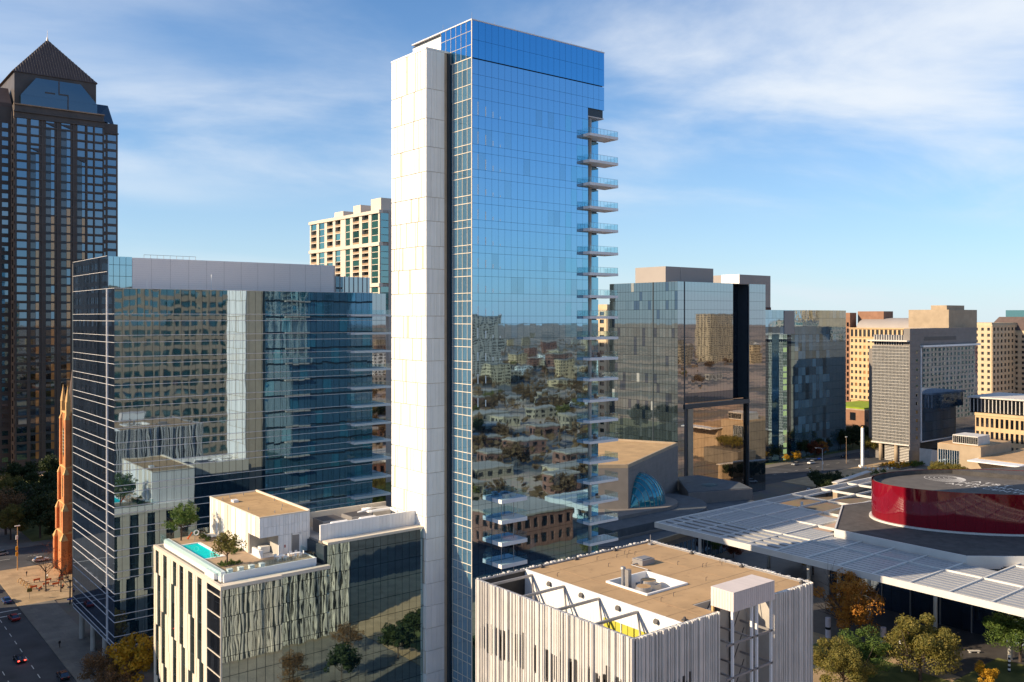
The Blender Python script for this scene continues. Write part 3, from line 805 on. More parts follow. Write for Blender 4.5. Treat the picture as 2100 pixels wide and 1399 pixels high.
# ------------------------------------------------------------------ the ribbed metal theatre cube in the foreground
def theatre():
    T = thing('theatre_cube', 'boxy theatre clad in silvery vertical ribs with tan flat roof and sunken terrace', 'building', (88, 83, 0))
    X0, X1, Y0, Y1, H = 71.6, 105.2, 68.3, 97.1, 40.0
    c = MB().box(X0 + .5, 80.0, Y0 + .5, Y1 - .5, 0, 34.0).box(80.0, X1 - .4, 72.5, Y1 - .4, 0, 37.6).box(80.0, 86.2, Y0 + .4, 72.5, 0, 37.6).box(96.8, X1 - .4, Y0 + .4, 72.5, 0, 37.6)
    c.build('core', A['concrete'], T)
    roof = MB()
    for b in ((80.25, X1 - .3, 85.5, Y1 - .3), (80.25, X1 - .3, 72.5, 78.5), (80.25, 84.7, 78.5, 85.5), (92.1, X1 - .3, 78.5, 85.5), (80.25, 86.2, Y0 + .3, 72.5), (96.8, X1 - .3, Y0 + .3, 72.5)):
        roof.box(*b, 37.6, 39.75)
    roof.build('roof', A['tan_roof'], T)
    # ribs of many widths
    r2 = random.Random(5)
    def ribs(F, L, name, skip=(), bands=(), zb=0.0, fill=.74, backm='rib_back', ws=1.0):
        mb = MB(); gap = MB(); back = MB()
        u = 0.0; g0 = []
        while u < L:
            w = r2.choice((.12, .15, .18, .22, .28, .15, .36)); w *= ws; d = r2.choice((.0, .06, .16, .28, .38, .10))
            if u + w > L: w = L - u
            if not any(a < u + w / 2 < b for a, b in skip):
                mb.fbox(F, u, u + w * fill, zb, H - r2.random() * .04 + (.05 if d > .2 else 0), -.12, d)
                if d < .12: g0.append((u, u + w))
            u += w
        segs = [(0, L)]
        for a, b in skip: segs = [s for q in segs for s in ((q[0], a), (b, q[1])) if s[1] > s[0] and s[0] >= q[0] and s[1] <= q[1]]
        for a, b in segs: back.fbox(F, a, b, zb, H - .2, -.3, -.1)
        for z0, z1, a, b in bands:
            for (p, q) in g0:
                if a < p < b and r2.random() < .85:
                    gap.fbox(F, p - .05, q + .10, z0 + r2.gauss(0, .35), z1 + r2.gauss(0, .4), -.2, .13)
        mb.build(name, A['rib'], T, kind='stuff')
        back.build('backing_sheet', A[backm], T)
        if gap.v: gap.build('screened_window', A['rib_gap'], T, kind='stuff')
    ribs((X0, Y1, 0, -1), Y1 - Y0, 'left_rib', (), [(31.2, 34.6, 1.2, 27.2), (22.0, 24.8, 1.2, 20), (12.5, 15.5, 2, 27)])
    ribs((X0, Y0, 1, 0), X1 - X0, 'front_rib', ((14.6, 25.2),), [(30.0, 33.5, 1.0, 9.0)])
    ribs((X1, Y1, -1, 0), X1 - X0, 'rear_rib', (), [], 0.0, .42, 'rib_gap', 2.6)
    ribs((X1, Y0, 0, 1), Y1 - Y0, 'right_rib', (), [])
    for F, L, sk in (((X0, Y1, 0, -1), Y1 - Y0, None), ((X0, Y0, 1, 0), 14.5, None), ((X0 + 25.2, Y0, 1, 0), 8.4, None), ((X1, Y1, -1, 0), X1 - X0, None), ((X1, Y0, 0, 1), Y1 - Y0, None)):
        fpiece('top_rail', A['steel'], T, F, 0, L, H - .28, H - .08, -.42, -.12)
    # sunken terrace: floor, inner wall, frames, lamps
    MB().box(X0 + .3, 80.0, Y0 + .3, Y1 - .3, 34.0, 34.2).build('terrace_floor', A['concrete'], T)
    Fi = (79.85, Y1 - .3, 0, -1); L = Y1 - Y0 - .6; k = 0
    u = 0.0
    while u < L:
        e = min(L, u + .55)
        zb = 37.3 if u > 15.4 else 34.2
        fpiece('inner_panel', A['white_panel'], T, Fi, u + .015, e - .015, zb, 39.95, -.1, .12)
        u = e
    it = 0; u = 15.5
    while u < L - .4:
        fpiece('lime_curtain', A['lime'], T, Fi, u + .05, u + .95, 34.2, 37.3, .0, .10 - .06 * (it % 2)); it += 1; u += 1.05
    for u in (15.4, 18.5, 21.6, 24.7): fpiece('window_post', A['white_panel'], T, Fi, u, u + .12, 34.2, 37.3, -.1, .14)
    for i, y in enumerate((95.2, 88.6, 82.0, 75.4)):
        f = MB().box(X0 + .3, 80.05, y - .15, y + .15, 39.3, 39.6)
        f.build('roof_beam', A['steel'], T)
        MB().tube((79.7, y, 39.4), (78.2, y - 2.4, 34.3), .13, .13, 6).build('brace', A['steel'], T)
    MB().box(X0 + .3, X0 + .6, Y0 + .3, Y1 - .3, 39.2, 39.6).build('edge_beam', A['steel'], T)
    for y in (91.5, 85.2, 78.6, 72.3):
        MB().tube((79.9, y, 39.0), (79.4, y, 39.2), .28, .34, 10).build('floodlight', A['dark_steel'], T)
    # sunken plant well with two fans
    MB().box(84.7, 92.1, 78.5, 85.5, 37.5, 37.7).build('well_floor', A['concrete'], T)
    wall = MB().box(84.5, 84.75, 78.3, 85.7, 37.7, 39.98).box(92.05, 92.3, 78.3, 85.7, 37.7, 39.98).box(84.75, 92.05, 78.3, 78.55, 37.7, 39.98).box(84.75, 92.05, 85.45, 85.7, 37.7, 39.98)
    wall.build('well_kerb', A['white_panel'], T)
    for x, y in ((87.0, 81.2), (89.6, 82.8)):
        f = MB().box(x - 1.2, x + 1.2, y - 1.2, y + 1.2, 37.7, 39.4).tube((x, y, 39.4), (x, y, 39.85), 1.1, 1.05, 20).build('fan_unit', A['steel'], T)
        MB().tube((x, y, 39.85), (x, y, 39.87), .95, .95, 20).build('fan_grille', A['tan_roof2'], f)
    for (x, y, r, h) in ((86.0, 84.0, .24, 2.9), (87.3, 84.3, .0, 2.4)):
        if r: MB().tube((x, y, 37.7), (x, y, 39.8 + h - 1), r, r, 10).tube((x, y, 39.8 + h - 1), (x, y, 39.8 + h - .75), .42, .3, 10).build('flue', A['steel'], T)
        else: MB().box(x - .3, x + .3, y - .3, y + .3, 37.7, 41.3).build('duct', A['steel'], T)
    for i in range(5):
        y = 71.5 + i * 5.6
        spans = [(80.3, 104.8)]
        if 78 < y < 86: spans = [(80.3, 84.4), (92.4, 104.8)]
        if y < 73: spans = [(80.3, 86.1), (96.9, 104.8)]
        for a, b in spans: MB().box(a, b, y, y + .10, 39.74, 39.77).build('roof_seam', A['seam'], T)
    for x in (84.0, 98.5): MB().box(x, x + .16, 73.0 if x > 86 else 69, 96.6, 39.74, 39.772).build('roof_seam', A['seam'], T)
    MB().box(94, 96.5, 88, 90, 39.76, 40.5).box(94.3, 96.2, 88.3, 89.7, 40.5, 40.62).build('roof_unit', A['steel'], T)
    MB().path([(94, 89, 39.95), (92.8, 89, 39.95), (92.8, 85.8, 39.95)], .09, 6).build('conduit', A['steel'], T)
    # small roof fittings
    r3 = random.Random(3)
    for i in range(26):
        x = 81 + r3.random() * 23; y = 70 + r3.random() * 26
        if 84 < x < 93 and 77.5 < y < 86.5 or (86 < x < 97 and y < 73): continue
        MB().tube((x, y, 39.7), (x, y, 40.25), .035, .035, 5).box(x - .02, x + .35, y - .02, y + .02, 40.22, 40.26).build('roof_pin', A['dark_steel'], T)
    for x, y in ((104.6, 96.5), (97, 96.4), (89, 96.4), (82.5, 96.4), (104.6, 88), (104.6, 79), (104.4, 69.2), (81, 69.2)):
        MB().box(x - .3, x + .3, y - .22, y + .22, 39.75, 39.95).box(x - .12, x + .12, y - .1, y + .1, 39.9, 40.2).build('anchor', A['dark_steel'], T)
    MB().tube((103.9, 95.6, 39.7), (103.9, 95.6, 41.3), .05, .05, 5).box(103.6, 104.2, 95.3, 95.9, 39.75, 40.0).build('mast', A['steel'], T)
    # lift overrun over an open shaft
    b = MB().box(87.3, 95.2, 67.1, 70.3, 40.05, 42.2).build('lift_housing', A['white_panel'], T)
    Fh = (87.2, 67.0, 1, 0)
    for i in range(20): fpiece('housing_sheet', A['pink_sheet'], T, Fh, i * .405 + .02, i * .405 + .385, 40.0, 42.3, -.1, 0)
    Fh2 = (87.2, 70.4, 0, -1)
    for i in range(8): fpiece('housing_sheet', A['pink_sheet'], T, Fh2, i * .425 + .02, i * .425 + .405, 40.0, 42.3, -.1, 0)
    for i in range(20): piece('housing_roof_sheet', A['pink_sheet'], T, (87.2 + i * .405 + .2, 68.7, 42.27), (.385, 3.4, .1))
    MB().box(86.2, 96.8, 72.3, 72.5, 0, 39.7).build('shaft_back', A['concrete'], T)
    MB().box(86.2, 86.35, 68.4, 72.3, 0, 39.7).box(96.65, 96.8, 68.4, 72.3, 0, 39.7).build('shaft_side', A['concrete'], T)
    for i, x in enumerate((87.3, 91.0, 92.0, 94.9)):
        MB().box(x, x + .26, 67.2, 67.5, 0, 40.0).build('shaft_post', A['white_metal'], T)
    MB().box(87.3, 87.6, 70.1, 70.4, 0, 40).build('shaft_post', A['brick_trim'], T)
    for z in range(4, 40, 4):
        MB().box(86.3, 95.2, 67.2, 67.4, z, z + .25).box(94.9, 95.1, 67.4, 72, z, z + .25).box(91.0, 91.2, 67.4, 72, z, z + .2).box(87.3, 87.5, 67.4, 72, z, z + .2).build('shaft_beam', A['steel'], T)
        MB().tube((86.5, 72.2, z), (89.5, 72.2, z + 3.6), .07, .07, 5).tube((92.4, 71, z), (94.5, 71, z + 3.6), .06, .06, 5).build('shaft_stair', A['dark_steel'], T)
        MB().box(86.4, 90, 72.1, 72.3, z + .5, z + 2.8).build('shaft_panel', A['white_panel'], T)
    MB().box(90.2, 90.8, 71.8, 72.2, 0, 39.5).box(93.1, 93.4, 71.8, 72.2, 0, 39.5).build('guide_rail', A['dark_steel'], T)
    return T
A['rib_back'] = mat('rib_back', (.16, .155, .15), .6, .1, .4)
A['lime'] = mat('lime', (.50, .47, .06), .6, .1, 1)
A['pink_sheet'] = mat('pink_sheet', (.62, .55, .52), .5, .04, .5, rnd=.04)
theatre()

# ------------------------------------------------------------------ opera house: louvred canopy, dark roof, red drum
def opera():
    T = thing('opera_house', 'opera house with broad white louvred canopy around a dark red oval drum', 'building', (245, 110, 0))
    X0, X1, Y0, Y1, Z = 187.0, 300.0, 58.0, 170.6, 18.0
    octo = [(208.8, 128.5), (208.6, 95.5), (222, 84), (300, 62), (312, 120), (262, 138), (237, 143.5)]
    octo = [(x * 1.022, y * 1.022) for x, y in octo]
    # edge beams
    for b in ((X0, X0 + .5, Y0, Y1), (X0 + .5, X1, Y1 - .5, Y1), (X1 - .5, X1, Y0, Y1 - .5), (X0 + .5, X1 - .5, Y0, Y0 + .5)):
        MB().box(*b, Z - 1.35, Z + .12).build('edge_beam', A['canopy'], T)
    ys = [170.3, 166.1, 157.6, 149.1, 140.6, 132.1, 123.6, 115.1, 106.6, 98.1, 89.6, 81.1, 72.6, 64.1, 58.3]
    xs = [187.3, 203.5, 219.5, 235.5, 251.5, 267.5, 283.5, 299.7]
    def inside(x, y):
        c = False; j = len(octo) - 1
        for i in range(len(octo)):
            a, b = octo[i], octo[j]
            if (a[1] > y) != (b[1] > y) and x < (b[0] - a[0]) * (y - a[1]) / (b[1] - a[1]) + a[0]: c = not c
            j = i
        return c
    for y in ys[1:-1]:
        xa = X0 + .5
        hits = []
        for p, q in zip(octo, octo[1:] + octo[:1]):
            if (p[1] > y) != (q[1] > y): hits.append(p[0] + (q[0] - p[0]) * (y - p[1]) / (q[1] - p[1]))
        xb = min(hits + [X1 - .5])
        MB().box(xa, xb, y - .17, y + .17, Z - .55, Z + .02).build('cross_beam', A['canopy'], T)
    for x in xs[1:-1]:
        for ya, yb in zip(ys[:-1], ys[1:]):
            if inside(x, ya) and inside(x, yb): continue
            if inside(x, (ya + yb) / 2) and x > 210: continue
            MB().box(x - .15, x + .15, yb + .17, ya - .17, Z - .6, Z + .1).build('long_beam', A['canopy'], T)
    blades = []
    for i in range(len(xs) - 1):
        for j in range(len(ys) - 1):
            xa, xb, ya, yb = xs[i], xs[i + 1], ys[j + 1], ys[j]
            cx, cy = (xa + xb) / 2, (ya + yb) / 2
            if xa > 230 and cy > 143: continue          # open bays by the far edge
            sparse = i == 0 and cy > 132
            n = 5 if sparse else 9
            for k in range(n):
                x = xa + (k + .5) * (xb - xa) / n
                if inside(x + .9, cy) or inside(x, ya + .5) or inside(x, yb - .5): continue
                blades.append((abs(cx - 187) + (170 - cy) * .6, x, cy, yb - ya - .36, 1.7 if sparse else 1.38, sparse))
    blades.sort()
    rest = MB()
    for q, (d, x, cy, ln, w, sp) in enumerate(blades):
        if q < 290:
            piece('louvre_blade', A['louvre'], T, (x, cy, Z - .32), (w, ln, .10 if not sp else .5), 0, (0, R(-1) if not sp else R(-2)))
        else:
            c_, s_ = math.cos(R(1)) * w / 2, math.sin(R(1)) * w / 2
            y0, y1 = cy - ln / 2, cy + ln / 2
            rest.quad((x - c_, y0, Z - .32 - s_), (x + c_, y0, Z - .32 + s_), (x + c_, y1, Z - .32 + s_), (x - c_, y1, Z - .32 - s_))
    if rest.v: rest.build('louvre_field', A['louvre'], T, kind='stuff')
    # dark raised roof with pale rim
    MB().prism(octo, 16.5, 19.3).build('stage_roof', A['stage_roof'], T)
    rim = MB()
    for a, b in zip(octo, octo[1:] + octo[:1]):
        d = Vector((b[0] - a[0], b[1] - a[1])).normalized()
        rim.fbox((a[0], a[1], d.x, d.y), -.15, (Vector(b) - Vector(a)).length + .15, 16.6, 19.55, -.05, .35)
    rim.build('roof_rim', A['canopy'], T)
    # drum
    cx, cy = D_C; a, b = 33.0, 19.5
    e1 = Vector((.7809, -.6247)); e2 = Vector((.6247, .7809))
    N = 84
    pt = lambda t, s=1.0: (cx + e1.x * a * s * math.cos(t) + e2.x * b * s * math.sin(t), cy + e1.y * a * s * math.cos(t) + e2.y * b * s * math.sin(t))
    Zb, Zt = 19.3, 29.8
    ring = [2 * math.pi * i / N for i in range(N)]
    dr = MB(); dr.v = []
    wall = MB()
    for i in range(N):
        p, q = pt(ring[i]), pt(ring[(i + 1) % N])
        pan = MB().quad((*p, Zb + .5), (*q, Zb + .5), (*q, Zt), (*p, Zt))
        dd = Vector((q[0] - p[0], q[1] - p[1])); L = dd.length; dd /= L
        pan = MB(); K = 5; step = 2 * math.pi / N
        for k in range(K):
            a0 = pt(ring[i] + step * (.006 + .988 * k / K)); a1 = pt(ring[i] + step * (.006 + .988 * (k + 1) / K))
            pan.v += [(*a0, Zb + .5), (*a0, Zt)] if k == 0 else []
            pan.v += [(*a1, Zb + .5), (*a1, Zt)]
            pan.f.append((2 * k, 2 * k + 2, 2 * k + 3, 2 * k + 1))
        pan.build('drum_panel', A['red_gloss'], T, smooth=True)
    inn = MB(); skirt = MB()
    for i in range(N):
        p, q = pt(ring[i], .985), pt(ring[(i + 1) % N], .985)
        inn.quad((*q, 28.0), (*p, 28.0), (*p, Zt - .05), (*q, Zt - .05))
        p2, q2 = pt(ring[i], 1.02), pt(ring[(i + 1) % N], 1.02)
        p3, q3 = pt(ring[i], .98), pt(ring[(i + 1) % N], .98)
        skirt.quad((*p2, Zb), (*q2, Zb), (*q2, Zb + .45), (*p2, Zb + .45)); skirt.quad((*p2, Zb + .45), (*q2, Zb + .45), (*q3, Zb + .45), (*p3, Zb + .45))
    inn.build('drum_lining', A['stage_roof'], T); skirt.build('drum_skirt', A['canopy'], T)
    MB().poly([(*pt(t, .988), 28.5) for t in ring]).build('drum_roof', A['drum_roof'], T)
    # second dark volume on the drum
    MB().prism([(268.5, 127), (279, 97), (298, 98), (290, 117)], 28.5, 29.7).build('fly_loft', A['stage_roof'], T)
    # lettering and ring emblem painted on the drum roof
    def text(s, x, y, size, name):
        cu = bpy.data.curves.new('txt', 'FONT'); cu.body = s; cu.size = size * 1.05; cu.resolution_u = 2
        ob = bpy.data.objects.new('txt', cu); COL.objects.link(ob)
        bpy.context.view_layer.update()
        me = bpy.data.meshes.new_from_object(ob.evaluated_get(bpy.context.evaluated_depsgraph_get()))
        bpy.data.objects.remove(ob); bpy.data.curves.remove(cu)
        me.materials.clear(); me.materials.append(A['roof_letter'])
        o = bpy.data.objects.new(name, me); COL.objects.link(o); o.parent = T
        o.location = Vector((x * 1.0666, y * 1.0666, 28.53)) - T.location
        o.rotation_euler = (0, 0, R(-90))
        return o
    text('AT&T', 243.4, 110.3, 3.9, 'lettering')
    text('PERFORMING', 239.7, 112.2, 3.5, 'lettering')
    text('ARTS CENTER', 235.9, 113.6, 3.5, 'lettering')
    ex, ey, rr = 259.2, 124.8, 5.5
    em = MB()
    for k in range(6):       # nested crescents
        r1 = rr * (1 - k * .15); off = k * .80
        outer = []; inner = []
        for i in range(25):
            t = R(105) + R(330 - 40 * 0) * 0 + 2 * math.pi * i / 24
            th = .10 + .32 * (0.5 + 0.5 * math.cos(t - R(250)))
            outer.append((ex + off * .55 + r1 * math.cos(t), ey - off * .35 + r1 * math.sin(t), 28.53))
            inner.append((ex + off * .55 + (r1 - th) * math.cos(t), ey - off * .35 + (r1 - th) * math.sin(t), 28.53))
        for i in range(24): em.quad(outer[i], outer[i + 1], inner[i + 1], inner[i])
    em.build('ring_emblem', A['roof_letter'], T)
    # columns and the glazed lobby beneath
    for x, y in ((208.3, 102.5), (208.3, 86), (208.3, 119), (217.1, 132.7), (208.3, 136), (196, 162), (229, 163), (246, 163)):
        MB().tube((x, y, 0), (x, y, Z - .6), .5, .38, 14).build('column', A['canopy'], T, smooth=True)
    MB().box(219.2, 296, 86, 136, 0, 17.2).build('lobby_core', A['stage_roof'], T)
    it = []
    Fg = (218.8, 136.4, 0, -1)
    for c in range(20):
        for z0, z1 in ((.2, 5.5), (5.6, 11), (11.1, 16.9)): it.append((A['dark_glass2'], Fg, c * 2.5 + .04, c * 2.5 + 2.46, z0, z1, -.15, 0))
    Fg = (296, 136.4, -1, 0)
    for c in range(20):
        it.append((A['dark_glass2'], Fg, c * 3.8 + .04, c * 3.8 + 3.76, .2, 16.9, -.15, 0))
    pieces('lobby_glass', T, it, 100, tilt=.0006)
    for c in range(0, 21, 3): MB().box(218.5, 218.8, 136.4 - c * 2.5 - .12, 136.4 - c * 2.5 + .12, 0, 17).build('lobby_fin', A['steel'], T)
    return T
D_C = (259.0, 111.0)
A['louvre'] = mat('louvre', (.38, .39, .40), .5, .06, .3, metal=.3)
A['red_gloss'] = mat('red_gloss', (.17, .004, .013), .04, .12, .2, spec=.9, bump=.006, bscale=.25)
A['drum_roof'] = mat('drum_roof', (.10, .092, .086), .95, .2, .4)
A['roof_letter'] = mat('roof_letter', (.62, .60, .56), .8, .08, .6)
opera()

# ------------------------------------------------------------------ stone concert hall with the glass shell window
def concert_hall():
    T = thing('concert_hall', 'stone concert hall with slanted roof and bulging teal glass shell', 'building', (228, 208, 0))
    base = [(206.7, 199.7), (257.9, 223.6), (246, 248), (206, 245), (188, 214)]
    MB().prism(base, 0, 27.2).build('hall_block', A['stone_grey'], T)
    MB().prism([(p[0] + (226 - p[0]) * .03, p[1] + (224 - p[1]) * .03) for p in base], 27.2, 27.6).build('hall_roof', A['tan_roof2'], T)
    rim = MB()
    for a, b in zip(base, base[1:] + base[:1]):
        d = Vector((b[0] - a[0], b[1] - a[1])); L = d.length; d /= L
        rim.fbox((a[0], a[1], d.x, d.y), 0, L, 27.2, 28.3, -.7, .02)
    rim.build('parapet', A['stone'], T)
    a, b = Vector((206.7, 199.7)), Vector((257.9, 223.6))
    d = (b - a).normalized(); L = (b - a).length
    F = (a.x, a.y, d.x, d.y)
    # stone courses on the long wall
    for r in range(9):
        z = 14.3 + r * 1.42
        for c in range(12):
            fpiece('stone_slab', A['stone_grey'], T, F, c * L / 12 + .03 + (.0 if r % 2 else .0), (c + 1) * L / 12 - .03, z + .03, z + 1.39, -.1, .06)
    # glass shell: half-cone leaning on the wall, in curved strips
    cen = a + d * 11.5
    nrm = Vector((d.y, -d.x))
    prof = []
    NB, NR = 16, 10
    grid = []
    for i in range(NB + 1):
        t = i / NB
        u = -9.6 + 21.5 * t
        hgt = 9.8 * math.sin(math.pi * min(1, t ** .8)) ** .8 if 0 < t < 1 else 0.0
        out = 8.0 * math.sin(math.pi * t) ** .7 if 0 < t < 1 else 0.0
        row = []
        for j in range(NR + 1):
            s = j / NR * math.pi / 2
            p = cen + d * u + nrm * (out * math.cos(s) + .1)
            row.append((p.x, p.y, 14.3 + hgt * math.sin(s)))
        grid.append(row)
    for i in range(NB):
        st = MB()
        for j in range(NR): st.quad(grid[i][j], grid[i + 1][j], grid[i + 1][j + 1], grid[i][j + 1])
        st.build('shell_strip', A['shell_glass'], T, smooth=True)
        MB().path([(p[0] + nrm.x * .05, p[1] + nrm.y * .05, p[2] + .05) for p in grid[i]], .09, 5).build('shell_rib', A['steel'], T)
    # curved podium in steps
    def arc(r, z0, z1, m, name, a0=-100, a1=40):
        pts = [(cen.x + r * math.cos(R(t)) * 1.25, cen.y + r * math.sin(R(t))) for t in range(a0, a1 + 1, 5)]
        pts = [(cen.x - 30, cen.y + 25)] + [(cen.x - 32, cen.y - r)] + pts
        MB().prism(pts, z0, z1).build(name, m, T)
    arc(11, 13.2, 14.35, A['stone_grey'], 'shell_plinth')
    arc(19.5, 11.0, 13.3, A['slate'], 'podium_roof')
    arc(20.2, 10.2, 11.0, A['stone_grey'], 'podium_rim')
    low = [(186, 176), (254, 184.5), (266, 196), (266, 226), (232, 226), (176, 214), (172, 186)]
    MB().prism(low, 0, 10.1).build('lower_wing', A['stone_grey'], T)
    MB().prism([(p[0] + (222 - p[0]) * .02, p[1] + (203 - p[1]) * .02) for p in low], 10.1, 10.35).build('lower_roof', A['slate'], T)
    d2 = Vector((254 - 186, 184.5 - 176)); L2 = d2.length; d2 /= L2
    F2 = (186, 176, d2.x, d2.y)
    for i in range(30): fpiece('podium_pane', A['office_glass'], T, F2, i * 2.25 + .06, i * 2.25 + 2.2, .4, 7.6, -.1, .12)
    for i in range(31): fpiece('podium_fin', A['steel'], T, F2, i * 2.25 - .05, i * 2.25 + .05, .3, 7.8, .0, .3)
    fpiece('podium_band', A['stone'], T, F2, -.3, L2 + .3, 9.2, 10.6, -.3, .3)
    # rear flat roof by the glass tower, with a skylight
    MB().prism([(242, 205), (266, 196.2), (272, 206), (272, 226), (262, 228)], 10.2, 14.2).build('rear_wing', A['stone_grey'], T)
    MB().prism([(242.3, 205.3), (265.6, 196.8), (271.6, 206.3), (271.6, 225.5), (262, 227.6)], 14.2, 14.4).build('rear_roof', A['slate'], T)
    MB().box(255, 260, 206.5, 210, 14.4, 15.0).build('skylight', A['rail_glass'], T)
    return T
A['slate'] = mat('slate', (.085, .10, .115), .8, .2, .4)
A['shell_glass'] = glass('shell_glass', (.012, .17, .24), (.35, .75, .85), .12, .003, .5, rnd=.2)
concert_hall()
# ------------------------------------------------------------------ generic storeyed facade: panes set back behind piers and spandrels
def grid_facade(T, F, L, z0, z1, ncol, nrow, pier, span, wall, pane, deep=.35, wname='window', limit=300, skip=None, frame='facade_frame', items=None):
    w = L / ncol; h = (z1 - z0) / nrow
    fr = MB()
    for c in range(ncol + 1):
        a = max(0, c * w - pier / 2); b = min(L, c * w + pier / 2)
        fr.fbox(F, a, b, z0, z1, -.1, deep)
    for r in range(nrow + 1):
        a = max(z0, z0 + r * h - span / 2); b = min(z1, z0 + r * h + span / 2)
        for c in range(ncol):
            fr.fbox(F, c * w + pier / 2, (c + 1) * w - pier / 2, a, b, -.1, deep - .03)
    fr.build(frame, wall, T)
    it = []
    for r in range(nrow):
        for c in range(ncol):
            if skip and skip(c, r): continue
            m = pane(c, r) if callable(pane) else pane
            it.append((m, F, c * w + pier / 2, (c + 1) * w - pier / 2, z0 + r * h + span / 2, z0 + (r + 1) * h - span / 2, -.05, .04))
    if items is not None: items += it
    else: pieces(wname, T, it, limit)

# ------------------------------------------------------------------ granite skyscraper with the pyramid roof
def granite_tower():
    T = thing('granite_tower', 'dark granite skyscraper with pyramid roof and small blue windows', 'skyscraper', (107, 505, 0))
    X0, X1, Y0 = 83.5, 131.0, 484.0
    MB().box(X0, 123.7, Y0 + .4, 530, 0, 177).box(123.6, X1, Y0 + 3, 528, 0, 173.5).box(52, X0, 491, 530, 0, 176).build('shaft', A['granite'], T)
    fh = 4.23; rows = 39
    F = (X0, Y0 + .4, 1, 0)
    slots = [(6.9, 10.5, 155), (13.6, 17.3, 168), (20.4, 24.5, 168), (27.7, 31.2, 152)]
    win = []; dk = MB(); fr = MB()
    for r in range(rows):
        z = 168.6 - r * fh
        cuts = [(0, 6.9)] + [(slots[i][1], slots[i + 1][0]) for i in range(3)] + [(31.2, 40.1)] + [(a, b) for a, b, tp in slots if z > tp]
        for a, b in cuts: fr.fbox(F, a, b, z - 1.9, z - 1.3, 0, .34)
        for u0, u1 in ((1.0, 5.2), (32.2, 34.9), (35.9, 39.4)):
            win.append((A['window_blue'], F, u0, u1, z - 1.25, z + 1.7, 0, .12))
        for si, (a, b, top) in enumerate(slots):
            if z < top:
                win.append((A['window_dark'], F, a, (a + b) / 2 + .3, z - 1.3, z + 1.5, -.2, .04))
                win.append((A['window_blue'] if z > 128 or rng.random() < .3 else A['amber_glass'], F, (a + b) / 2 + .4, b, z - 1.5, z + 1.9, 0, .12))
            else:
                win.append((A['window_blue'], F, a + .1, b - .1, z - 1.25, z + 1.7, 0, .12))
    for u in (0, 5.4, 11.6, 18.4, 25.6, 31.8, 35.2, 39.6):
        fr.fbox(F, u, u + .6, 0, 171, 0, .42)
    fr.build('stone_frame', A['granite'], T)
    for a, b, tp in slots:
        fpiece('slot_recess', A['mull_dark'], T, F, a - .1, (a + b) / 2 + .35, 0, tp + 1.5, -.3, .02)
        m_ = MB(); m_.poly([(X0 + a - .1, Y0 + .02, tp + 1.5), (X0 + b, Y0 + .02, tp + 1.5), (X0 + b, Y0 - .5, tp - .3), (X0 + a - .1, Y0 + .3, tp + 1.0)]); m_.build('slot_head', A['dark_steel'], T)
    for z in (170.8, 173.6, 177.0): fpiece('cornice', A['granite_light'] if z > 176 else A['granite'], T, F, -.4, 40.4, z - .5, z, -.2, .9)
    F2 = (123.7, Y0 + 3, 1, 0)
    for r in range(rows):
        z = 166.0 - r * fh
        win.append((A['window_blue'], F2, .5, 1.3, z - 1.1, z + 1.15, 0, .1)); win.append((A['window_blue'], F2, 2.4, 6.4, z - 1.2, z + 1.6, 0, .1))
    fpiece('cornice', A['granite'], T, F2, -.2, 7.6, 168.3, 168.9, -.2, .6)
    F3 = (52, 491, 1, 0)
    for r in range(rows):
        z = 167.0 - r * fh
        for u in (22.8, 27.3): win.append((A['window_blue'], F3, u, u + 2.6, z - 1.1, z + 1.15, -.05, .12))
    pieces('window', T, win, 300)
    F4 = (X0, 491, 0, -1); lit = MB()
    for r in range(rows):
        z = 168.6 - r * fh
        lit.fbox(F4, 0, 6.6, z - 2.6, z - 1.2, -.1, .35)
        fpiece('side_window', A['window_dark'], T, F4, 1.2, 5.4, z - 1.1, z + 1.3, -.05, .06)
    lit.fbox(F4, 0, .9, 0, 174, -.1, .3); lit.fbox(F4, 5.7, 6.6, 0, 174, -.1, .3)
    lit.build('side_stonework', A['granite_light'], T)  # sunlit side: the sun is put into a paler, warmer stone colour
    # upper drum, glazed gable and pyramid
    MB().box(84.5, 121.5, 490.5, 528, 176, 193.6).build('attic', A['granite'], T)
    g = MB().prism([(86.6, 486.5), (121, 486.5), (121, 490.5), (86.6, 490.5)], 177.2, 182)
    g.poly([(86.6, 486.4, 182), (121, 486.4, 182), (113.3, 486.4, 191), (93.2, 486.4, 191)])
    g.poly([(86.6, 486.4, 182), (93.2, 486.4, 191), (93.2, 490.5, 191), (86.6, 490.5, 182)]); g.poly([(121, 490.5, 182), (113.3, 490.5, 191), (113.3, 486.4, 191), (121, 486.4, 182)])
    g.build('glazed_gable', A['gable_glass'], T)
    Fg = (86.6, 486.4, 1, 0)
    for u0, u1, z0, z1 in ((16.5, 17.0, 184.5, 191), (10.5, 15, 184.2, 184.9), (16.5, 21, 184.2, 184.9), (20.6, 21.1, 172, 184.4)):
        fpiece('gable_mullion', A['dark_steel'], T, Fg, u0, u1, z0, z1, 0, .15)
    ap = (102.8, 509.5, 217.0); cs = [(83.3, 490, 193.6), (122.2, 490, 193.6), (122.2, 529, 193.6), (83.3, 529, 193.6)]
    p = MB()
    for i in range(4): p.poly([cs[i], cs[(i + 1) % 4], ap])
    p.poly(list(reversed(cs)))
    p.build('pyramid_roof', A['roof_tile'], T)
